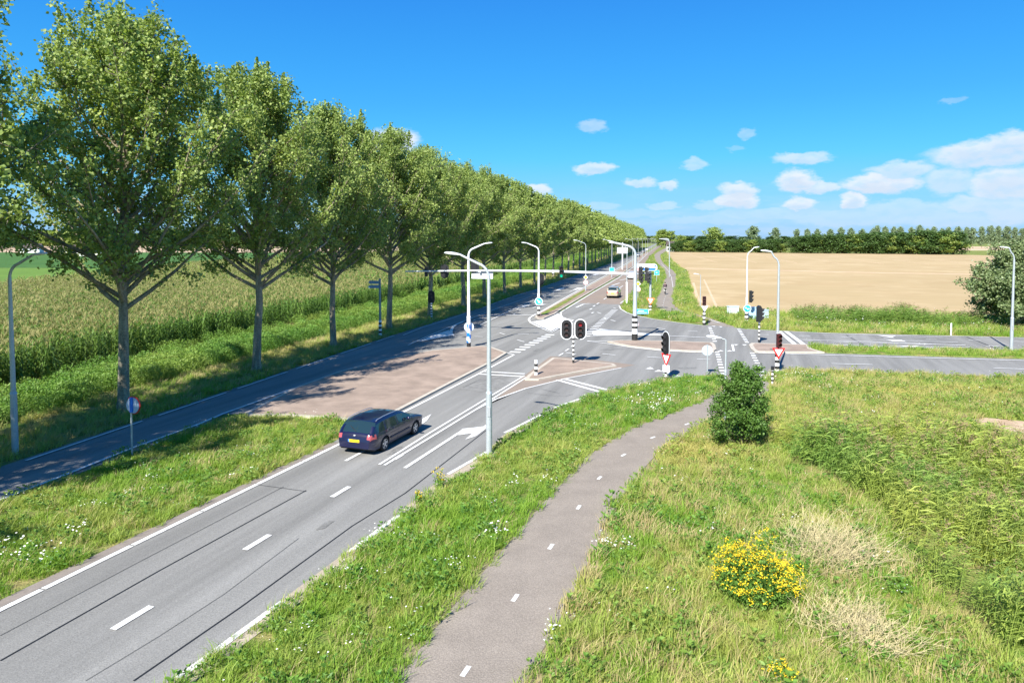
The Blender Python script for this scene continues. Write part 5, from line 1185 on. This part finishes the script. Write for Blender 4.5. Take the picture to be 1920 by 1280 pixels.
# other posts
s1 = at(248, 857); e = empty('round_sign_post', s1, 0, 'round road sign with red rim seen from behind, alone in the left verge', 'road sign')
mb = MB(); mb.tube([(0, 0, 0), (0, 0, zat(s1, 745))], .035, M_galv, 10); mb.build('post', e); zc_ = zat(s1, 760)
disc_sign(e, (.06, .06, zc_), rad(72), .33, M_red, back=M_red, name='sign_rim'); disc_sign(e, (.05, .035, zc_), rad(-108), .30, mat('sign_back_pale', (.45, .55, .68), .4), name='sign_back')
mb = MB(); mb.box((-.03, -.05, zc_-.25), (.07, .02, zc_+.3), M_blue); mb.build('bracket', e)
s2 = at(1326, 704); e = empty('round_sign_post', s2, 0, 'grey back of a round sign on a thin post left of the path mouth', 'road sign')
mb = MB(); mb.tube([(0, 0, 0), (0, 0, zat(s2, 646))], .035, M_galv, 10); mb.build('post', e); disc_sign(e, (0, .05, zat(s2, 657)), SOUTH+.1, .31, M_bluegrey, back=M_bluegrey)
s3 = at(713, 632); e = empty('signpost', s3, 0, 'grey green post with two blue arrow boards and striped foot below the poplars', 'road sign')
mb = MB(); mb.tube([(0, 0, 1.35), (0, 0, zat(s3, 522))], .09, M_greenpole, 12); mb.build('post', e); mb = MB(); bands(mb, .125, 0, 1.4, 8); mb.build('striped_foot', e)
for (zz, a) in ((529, 0), (537, .25)):
    z_ = zat(s3, zz); M = facing(SOUTH+a, (-.45, -.12, z_)); mb = MB(); mb.prism([(-.5, 0), (-.36, -.13), (.42, -.13), (.42, .13), (-.36, .13)], 0, .03, mat('grey_blue_board', (.16, .28, .42), .5), M); mb.build('arrow_board', e)
s4 = at(1005, 706); e = empty('bollard', s4, 0, 'short white post with black bands on the tip of the triangular island', 'bollard')
mb = MB(); bands(mb, .10, .11, .95, 5, M_whitep, M_blackp, 14); mb.build('banded_body', e); mb = MB(); mb.ellipsoid((0, 0, .95), (.10, .10, .05), M_whitep); mb.build('cap', e)
s5 = at(1448, 723); e = empty('bollard', s5, 0, 'black and white banded push button post beside the cycle path mouth', 'bollard')
mb = MB(); bands(mb, .055, 0, .95, 8, M_blackp, M_whitep, 12); mb.build('banded_body', e); mb = MB(); mb.box((-.07, -.08, .88), (.07, .06, 1.08), M_black); mb.build('button_box', e)
s6 = at(1783, 628); e = tag((lambda m_: (m_.tube([(0, 0, 0), (0, 0, 1.0)], .06, M_whitep, 8), m_.build('marker_post', None, s6))[1])(MB()), 'plain pale marker post at the far edge of the crossroad', 'post')
for (px, py, w, h, col, lab, nm) in ((1374, 590, .55, .9, (.55, .62, .68), 'pale grey round topped utility cabinet half hidden in the field verge', 'utility_cabinet'), (1410, 600, .5, 1.25, (.42, .60, .78), 'light blue grey utility cabinet right of the round blue cycle sign', 'utility_cabinet'), (1433, 602, .3, 1.1, (.4, .5, .55), 'slim grey cabinet behind the side facing traffic light', 'utility_cabinet')):
    p = at(px, py); e = empty(nm, p, .2, lab, 'utility cabinet'); c_ = mat('cabinet_%d' % px, col, .5); mb = MB(); mb.box((-w, -.25, .08), (w, .25, h), c_); mb.build('body', e)
    mb = MB(); mb.prism([(-w-.04, -.3), (w+.04, -.3), (w+.04, .3), (-w-.04, .3)], h, h+.05, c_); mb.build('lid', e); mb = MB(); mb.box((-w+.04, -.265, .14), (w-.04, -.252, h-.06), mat('cabinet_door_%d' % px, tuple(c*.9 for c in col), .5)); mb.build('door', e)
# buildings
def house(p, w, d, h, rh, wallm, roofm, rz, label, win=True):
    e = empty('house', p, rz, label, 'house'); mb = MB()
    vs = [(-w/2, -d/2, 0), (w/2, -d/2, 0), (w/2, d/2, 0), (-w/2, d/2, 0), (-w/2, -d/2, h), (w/2, -d/2, h), (w/2, d/2, h), (-w/2, d/2, h), (-w/2, 0, h+rh), (w/2, 0, h+rh)]
    mb.add(vs, [(0, 1, 5, 4), (2, 3, 7, 6), (1, 2, 6, 9, 5), (3, 0, 4, 8, 7)], wallm); mb.build('wall', e)
    rf = MB(); o_ = .3
    for s in (-1, 1): 
        a = [Vector((-w/2-o_, s*(d/2+o_), h-.25)), Vector((w/2+o_, s*(d/2+o_), h-.25)), Vector((w/2+o_, 0, h+rh+.1)), Vector((-w/2-o_, 0, h+rh+.1))]; b = [v+Vector((0, 0, .2)) for v in a]
        rf.add(a+b, [(0, 1, 2, 3), (7, 6, 5, 4), (0, 4, 5, 1), (1, 5, 6, 2), (2, 6, 7, 3), (3, 7, 4, 0)], roofm)
    rf.build('roof', e)
    if win:
        for x in (-w*.28, w*.05, w*.33):
            b = MB(); b.box((x-.5, -d/2-.06, 1.0), (x+.5, -d/2-.01, 2.3), M_white); f = b.build('window', e); b = MB(); b.box((x-.42, -d/2-.09, 1.08), (x+.42, -d/2-.062, 2.22), mat('window_glass', (.05, .07, .09), .1)); b.build('pane', f)
        b = MB(); b.box((-w*.14-.45, -d/2-.07, .05), (-w*.14+.45, -d/2-.01, 2.1), M_greenpole); b.build('door', e)
M_plaster = mat('white_plaster', (.78, .77, .74), .9, .04, 1); M_roofd = mat('dark_roof_tiles', (.07, .055, .05), .9, .1, 4); M_roofr = mat('orange_roof_tiles', (.20, .14, .10), .9, .1, 4)
hp_ = at(1257, 471.5); house(Vector((hp_.x, hp_.y, 0)), 4.6, 9, 3.4, 2.6, M_plaster, M_roofd, rad(-8), 'small white house at the end of the dark hedge beside the far path')
for (px, Z, w, lab) in ((140, 330, 14, 'long low pale farmhouse seen under the crown of the largest poplar'), (182, 345, 9, 'smaller pale farmhouse right of the long low one'), (60, 400, 12, 'pale farm building with dark roof on the left horizon')):
    house(Vector(((px-CX)/F_PX*Z, Z, 0)), w*.8, 7, 2.6, 2.2, M_plaster, M_roofd, rad(15), lab)

# ------------------------------------------------------------------ cars
def car(name, p, heading, label, paint, prof, Wd=1.76, wb=2.675, L_=4.7, rear_ax=1.02, wheel_r=.315, win_z=.93, roof_w=.70, side_x=(.35, 3.35), rearglass=(.16, .56), wind=(2.78, 3.48), lod=1, light=None, group=None, plate=True, rails=False):
    """prof: list of (x from the tail, top height); the x axis points forward, the tail is x=0"""
    e = empty(name, p, heading, label, 'car', group)
    px_, pz_ = [a[0] for a in prof], [a[1] for a in prof]
    st = sorted(set([round(v, 3) for v in list(np.arange(0, L_+.001, .05 if lod else .12)) + [0.0, .012, .03, L_-.012, L_]]))
    ax = [rear_ax, rear_ax+wb]; rw = wheel_r+.055
    def plan(x):   # half width in plan
        t = min(x, L_-x); k = min(1, t/.55); e_ = 1-(1-k)**2.4*(.20 if x < L_/2 else .27); return Wd/2*e_
    rows = [0, .12, .25, .4, .55, .7, .85, 1.0]; up = [.2, .4, .6, .8, 1.0]; NT = 5
    grid = []; info = []
    for x in st:
        ztop = float(np.interp(x, px_, pz_)); zlow = .24 + (.10 if min(x, L_-x) < .3 else 0)*(1-min(x, L_-x)/.3)
        for a in ax:
            if abs(x-a) < rw: zlow = max(zlow, wheel_r + math.sqrt(max(0, rw**2-(x-a)**2)))
        belt = min(win_z+.02*(x-1)*-1*.0, ztop-.04); w0 = plan(x); ring = []
        for r in rows:
            z = zlow+(belt-zlow)*r; zz = (z-.25)/.7; bul = 1-.055*(1-min(1, max(0, zz*1.6)))-.05*max(0, zz-.75)/.25; ring.append((w0*bul, z))
        wbt = ring[-1][0]; high = max(0, ztop-.05-belt); tr = min(1, high/.42)
        wt = wbt - (wbt-roof_w)*tr
        for u in up: ring.append((wbt+(wt-wbt)*u - .0, belt+high*u*(1-.06*0)))
        for j in range(1, NT+1):
            u = j/NT; ring.append((wt*(1-u), belt+high+(ztop-belt-high)*math.sin(u*math.pi/2)**.7))
        grid.append([(x, w, z) for w, z in ring]); info.append((belt, ztop, tr))
    nr = len(grid[0]); G = {'body': MB(), 'windscreen': MB(), 'rear_window': MB()}
    glass = M_glass; nb, nu_ = len(rows), len(up)
    for s in (1, -1):
        for i in range(len(st)-1):
            x = (st[i]+st[i+1])/2
            for j in range(nr-1):
                q = [Vector((a[0], a[1]*s, a[2])) for a in (grid[i][j], grid[i+1][j], grid[i+1][j+1], grid[i][j+1])]
                c = sum(q, Vector())/4; key, m, off = 'body', paint, 0
                if nb-1 <= j < nb+nu_-1 and info[i][2] > .25:
                    inx = side_x[0] < x < side_x[1]; pill = any(abs(x-v) < .045 for v in PILLARS) if lod else False
                    k_ = j-nb+1
                    if inx and not pill and 0 <= k_ <= 3 and c.z < np.interp(x, px_, pz_)-.10: key, m = 'side_window', glass
                if j >= nb+nu_-1:
                    if wind[0] < x < wind[1] and c.y*s < roof_w-.02: key, m = 'windscreen', glass
                    if rearglass[0] < x < rearglass[1] and abs(c.y) < roof_w-.03 : key, m = 'rear_window', glass
                if ((x < .36 and j < nb-1) or x < .11) and .71 < c.z < .88 and abs(c.y) > Wd/2*.58 and light and key != 'side_window': key, m = 'tail_light', M_tail
                if x > L_-.42 and .55 < c.z < .72 and abs(c.y) > Wd/2*.5 and j < nb: key, m = 'headlight', M_headl
                if j == 0 and key == 'body': m = M_trim
                if key in ('side_window', 'tail_light', 'headlight'): key = (key, s, sum(x > v for v in PILLARS) if key == 'side_window' else 0)
                if s < 0: q = q[::-1]
                G.setdefault(key, MB())
                G[key].add(q, [(3, 2, 1, 0)], m, True)
    for x_i in (0, len(st)-1):                      # close both ends
        for j in range(nr-1):
            a, b = grid[x_i][j], grid[x_i][j+1]; q = [Vector(a), Vector((a[0], -a[1], a[2])), Vector((b[0], -b[1], b[2])), Vector(b)]
            if x_i: q = q[::-1]
            m = paint
            G['body'].add(q, [(0, 1, 2, 3)], m)
    body = None
    for k, mb in G.items():
        if mb.f:
            o = mb.build(k if isinstance(k, str) else k[0], e)
            bm = bmesh.new(); bm.from_mesh(o.data); bmesh.ops.remove_doubles(bm, verts=bm.verts, dist=.0008); bmesh.ops.recalc_face_normals(bm, faces=bm.faces); bm.to_mesh(o.data); bm.free()
            if k == 'body': body = o
    ub = MB(); ub.box((.25, -Wd/2+.10, .20), (L_-.25, Wd/2-.10, .62), M_black); ub.build('underbody', e)
    for a in ax:
        for s in (1, -1):
            w = MB(); yc = s*(Wd/2-.115); n = 28; rr_ = [(wheel_r-.035, -.10), (wheel_r-.004, -.088), (wheel_r, -.05), (wheel_r, .05), (wheel_r-.004, .088), (wheel_r-.035, .10), (wheel_r*.68, .10), (wheel_r*.68, -.10)]
            vs = [(a+r*math.cos(2*math.pi*k/n), yc+y, wheel_r+r*math.sin(2*math.pi*k/n)) for k in range(n) for r, y in rr_]; m_ = len(rr_)
            w.add(vs, [(k*m_+j, ((k+1) % n)*m_+j, ((k+1) % n)*m_+(j+1) % m_, k*m_+(j+1) % m_) for k in range(n) for j in range(m_)], M_tyre, True); wh = w.build('wheel', e)
            r = MB(); yo = yc+s*.075; R1 = wheel_r*.69
            r.tube([(a, yo-s*.12, wheel_r), (a, yo-s*.10, wheel_r)], R1, M_black, 20); ring = [(R1, yo-.02), (R1, yo+.02), (R1*.9, yo+.02), (R1*.9, yo-.02)]
            vs = [(a+q*math.cos(2*math.pi*k/20), y, wheel_r+q*math.sin(2*math.pi*k/20)) for k in range(20) for q, y in ring]; r.add(vs, [(k*4+j, ((k+1) % 20)*4+j, ((k+1) % 20)*4+(j+1) % 4, k*4+(j+1) % 4) for k in range(20) for j in range(4)], M_rim)
            for k in range(5):
                t = 2*math.pi*k/5+.3; d = Vector((math.cos(t), 0, math.sin(t))); pq = Vector((-math.sin(t), 0, math.cos(t))); c0 = Vector((a, yo, wheel_r))
                vs = [c0+d*.03+pq*.035, c0+d*R1*.93+pq*.055, c0+d*R1*.93-pq*.03, c0+d*.03-pq*.035]; vs = [v+Vector((0, s*.012, 0)) for v in vs]+[v-Vector((0, s*.02, 0)) for v in vs]
                r.add(vs, [(0, 1, 2, 3), (7, 6, 5, 4), (0, 4, 5, 1), (1, 5, 6, 2), (2, 6, 7, 3), (3, 7, 4, 0)], M_rim)
            r.tube([(a, yo-.02, wheel_r), (a, yo+s*.022, wheel_r)], .045, M_rim, 12); r.build('rim', wh)
    for s in (1, -1):
        mb = MB(); mb.ellipsoid((wind[0]-.32+.42, s*(Wd/2+.06), win_z+.08), (.07, .11, .075), paint); mo = mb.build('mirror', e)
    if plate:
        mb = MB(); mb.box((-.012, -.26, .60), (.006, .26, .71), M_plate); po = mb.build('number_plate', e); mb = MB(); mb.box((-.016, -.26+.47, .60), (-.013, .26, .71), M_blue); mb.build('blue_strip', po)
    if lod:
        mb = MB(); mb.box((-.02, -Wd/2*.85, .40), (.02, Wd/2*.85, .56), paint)
        mb = MB(); mb.ellipsoid((.045, 0, .875), (.012, .06, .04), M_rim); mb.build('badge', e)
        for xs in PILLARS[1:] + [.98]:               # door seams
            i = min(range(len(st)), key=lambda k: abs(st[k]-xs)); mb = MB()
            for s in (1, -1):
                for j in range(1, nb-1):
                    a, b = grid[i][j], grid[i][j+1]
                    if any(abs(xs-v) < rw for v in ax) and a[2] < wheel_r*2+.1: continue
                    vs = [Vector((a[0]-.008, s*(a[1]+.003), a[2])), Vector((a[0]+.008, s*(a[1]+.003), a[2])), Vector((b[0]+.008, s*(b[1]+.003), b[2])), Vector((b[0]-.008, s*(b[1]+.003), b[2]))]; mb.add(vs, [(0, 1, 2, 3)], M_black)
            if mb.f: mb.build('door_seam', e)
        mb = MB()
        for s in (1, -1): mb.box((1.45, s*(Wd/2)-.012, .46), (3.15, s*(Wd/2)+.012, .53), M_trim)
        mb.build('side_moulding', e)
        for s in (1, -1):
            for xh in (1.75, 2.72): mb = MB(); mb.box((xh-.09, s*(Wd/2*.985)-.02, .82), (xh+.09, s*(Wd/2*.985)+.022, .85), paint); mb.build('door_handle', e)
        mb = MB(); mb.tube([(.17, -.02, win_z+.08), (.34, .36, win_z+.27)], .012, M_black, 6); mb.build('rear_wiper', e)
    if rails:
        for s in (1, -1):
            z = lambda x: float(np.interp(x, px_, pz_)); xs = [.62, .72, 1.2, 1.7, 2.2, 2.45, 2.55]; mb = MB(); mb.tube([(x, s*(roof_w-.04), z(x)-.01+(0 if x in (.62, 2.55) else .035)) for x in xs], .016, M_rim, 8); mb.build('roof_rail', e)
        mb = MB(); mb.tube([(.75, 0, 1.44), (.5, 0, 1.58)], .006, M_black, 5); mb.build('antenna', e)
    return e
M_navy = mat('navy_car_paint', (.004, .006, .034), .3, coat=.6, spec=.5); M_beige = mat('beige_car_paint', (.42, .36, .26), .3, metal=.3, coat=1.0); M_wcar = mat('white_car_paint', (.75, .77, .78), .3, coat=.8); M_dcar = mat('dark_car_paint', (.03, .035, .05), .3, coat=.8)
M_glass = mat('car_glass', (.012, .028, .035), .05, spec=.9); M_tail = mat('tail_light_lens', (.34, .07, .08), .15, spec=.8); M_headl = mat('headlight_lens', (.6, .62, .65), .1, spec=.8); M_tyre = mat('tyre_rubber', (.018, .018, .018), .85); M_rim = mat('alloy_rim', (.55, .56, .58), .3, metal=.7)
M_plate = mat('yellow_plate', (.85, .58, .02), .4); M_trim = mat('dark_trim', (.05, .05, .075), .6)
PILLARS = [.98, 1.12, 2.12]
WAGON = [(0, .60), (.02, .72), (.05, .86), (.10, .95), (.16, 1.0), (.50, 1.385), (.58, 1.42), (1.0, 1.46), (1.6, 1.475), (2.2, 1.455), (2.6, 1.41), (2.82, 1.35), (3.46, .985), (3.6, .955), (4.2, .86), (4.5, .76), (4.62, .66), (4.68, .52), (4.70, .45)]
wr, wf = at(720, 846.5), at(781.5, 812.7); hd = (wf-wr).normalized(); ang = math.atan2(hd.y, hd.x); left = Vector((-hd.y, hd.x, 0))
tail = wr - hd*.86 + left*(.88-.10)
PILLARS = [1.08, 1.15, 2.12]
car('station_wagon', (tail.x, tail.y, .012), ang, 'dark blue station wagon with roof rails and yellow plate driving away on the main road', M_navy, WAGON, side_x=(.52, 3.30), light=True, rails=True).scale = (.925, .92, .86)
PILLARS = [1.0, 2.0]
HATCH = [(0, .62), (.02, .8), (.06, .98), (.12, 1.05), (.40, 1.42), (.55, 1.50), (1.2, 1.57), (1.9, 1.55), (2.3, 1.45), (3.05, 1.0), (3.7, .85), (3.95, .70), (4.05, .5)]
p = at(1148, 559.5); dirf = (at(1190, 523)-at(1152, 553)); a2 = math.atan2(dirf.y, dirf.x); lf_ = Vector((math.cos(a2), math.sin(a2), 0))
car('hatchback', (p.x, p.y, .016), a2, 'beige hatchback driving away on the brown asphalt beyond the junction', M_beige, HATCH, Wd=1.7, wb=2.5, L_=4.05, rear_ax=.8, wheel_r=.30, win_z=1.0, roof_w=.62, side_x=(.45, 2.85), rearglass=(.14, .46), wind=(2.35, 3.0), light=True)
for (x, y, m, lab, fl_) in ((1184, 524, M_wcar, 'white car half hidden behind the gantry pole', 0), (1196, 482, M_dcar, 'dark car in the shade at the far end of the brown road', 0), (1206, 474.5, M_dcar, 'distant dark blue car below the far lamp posts', 0), (1213, 470, M_wcar, 'distant white car following towards the horizon', 0)):
    p = at(x, y); car('far_car', (p.x, p.y, .016), a2, lab, m, HATCH, Wd=1.7, wb=2.5, L_=4.05, rear_ax=.8, wheel_r=.30, win_z=1.0, roof_w=.62, side_x=(.45, 2.85), rearglass=(.14, .46), wind=(2.35, 3.0), lod=0, light=True, plate=False)

# ------------------------------------------------------------------ cyclist
pc = at(1247, 552); hc = math.atan2(1, .12)
bk = empty('bicycle', pc, hc, 'dark bicycle ridden along the far cycle path', 'bicycle')
for x in (-.52, .52):
    mb = MB(); n = 20
    vs = [(x+r*math.cos(2*math.pi*k/n), y, .35+r*math.sin(2*math.pi*k/n)) for k in range(n) for r, y in ((.35, 0), (.335, .02), (.32, 0), (.335, -.02))]
    mb.add(vs, [(k*4+j, ((k+1) % n)*4+j, ((k+1) % n)*4+(j+1) % 4, k*4+(j+1) % 4) for k in range(n) for j in range(4)], M_tyre); 
    for k in range(8): mb.tube([(x, 0, .35), (x+.33*math.cos(k*math.pi/4), 0, .35+.33*math.sin(k*math.pi/4))], .004, M_galv, 3)
    mb.build('wheel', bk)
mb = MB()
for a, b in (((-.52, 0, .35), (-.15, 0, .80)), ((-.52, 0, .35), (-.05, 0, .30)), ((-.05, 0, .30), (-.18, 0, .90)), ((-.05, 0, .30), (.38, 0, .78)), ((-.16, 0, .80), (.37, 0, .86)), ((.36, 0, .98), (.52, 0, .35))): mb.tube([a, b], .018, M_black, 6)
mb.build('frame', bk); mb = MB(); mb.tube([(.30, -.28, 1.03), (.38, -.1, 1.02), (.38, .1, 1.02), (.30, .28, 1.03)], .014, M_black, 6); mb.build('handlebar', bk)
mb = MB(); mb.ellipsoid((-.2, 0, .93), (.14, .08, .035), M_black); mb.build('saddle', bk)
def person():
    e = empty('person', pc, hc, 'person in a dark jacket and pale trousers riding the bicycle on the far path', 'person')
    J = {'pel': (-.18, 0, 1.0), 'ch': (-.02, 0, 1.32), 'neck': (.04, 0, 1.50), 'head': (.07, 0, 1.62)}
    V = [J['pel'], J['ch'], J['neck'], J['head']]; Rd = [.15, .16, .06, .09]; E = [(0, 1), (1, 2), (2, 3)]
    def chain(root, pts, rs):
        prev = root
        for p_, r in zip(pts, rs): V.append(p_); Rd.append(r); E.append((prev, len(V)-1)); prev = len(V)-1
    for s, kn in ((1, (.18, .78)), (-1, (.14, .64))):
        chain(0, [(-.16, s*.10, .95), (kn[0], s*.12, kn[1]), (-.02, s*.11, .30 if s < 0 else .42), (.10, s*.11, .27 if s < 0 else .39)], [.10, .065, .045, .04])
        chain(1, [(.0, s*.18, 1.40), (.12, s*.24, 1.18), (.30, s*.26, 1.06)], [.06, .045, .035])
    me = bpy.data.meshes.new('body'); me.from_pydata(V, E, []); o = link_mesh('body', me, e); o.modifiers.new('skin', 'SKIN'); sv = me.skin_vertices[0].data
    for i, r in enumerate(Rd): sv[i].radius = (r, r)
    sv[0].use_root = True; o.modifiers.new('sub', 'SUBSURF').levels = 1
    m = bpy.data.materials.new('cyclist_clothes'); m.use_nodes = True; nt = m.node_tree; b = nt.nodes['Principled BSDF']; tc = nt.nodes.new('ShaderNodeTexCoord'); sp = nt.nodes.new('ShaderNodeSeparateXYZ'); cr = nt.nodes.new('ShaderNodeValToRGB'); cr.color_ramp.interpolation = 'CONSTANT'
    mu = nt.nodes.new('ShaderNodeMath'); mu.operation = 'MULTIPLY'; mu.inputs[1].default_value = .5
    nt.links.new(tc.outputs['Object'], sp.inputs[0]); nt.links.new(sp.outputs[2], mu.inputs[0]); nt.links.new(mu.outputs[0], cr.inputs[0]); nt.links.new(cr.outputs[0], b.inputs['Base Color'])
    el_ = cr.color_ramp.elements; el_[0].position = 0; el_[0].color = (.02, .02, .02, 1); el_[1].position = .21; el_[1].color = (.5, .48, .45, 1); n_ = el_.new(.51); n_.color = (.035, .012, .02, 1); n_ = el_.new(.755); n_.color = (.5, .3, .22, 1); me.materials.append(m)
    mb = MB(); mb.ellipsoid((.055, 0, 1.69), (.10, .095, .09), mat('dark_hair', (.03, .02, .015), .8)); mb.build('hair', e)
    return e
person()
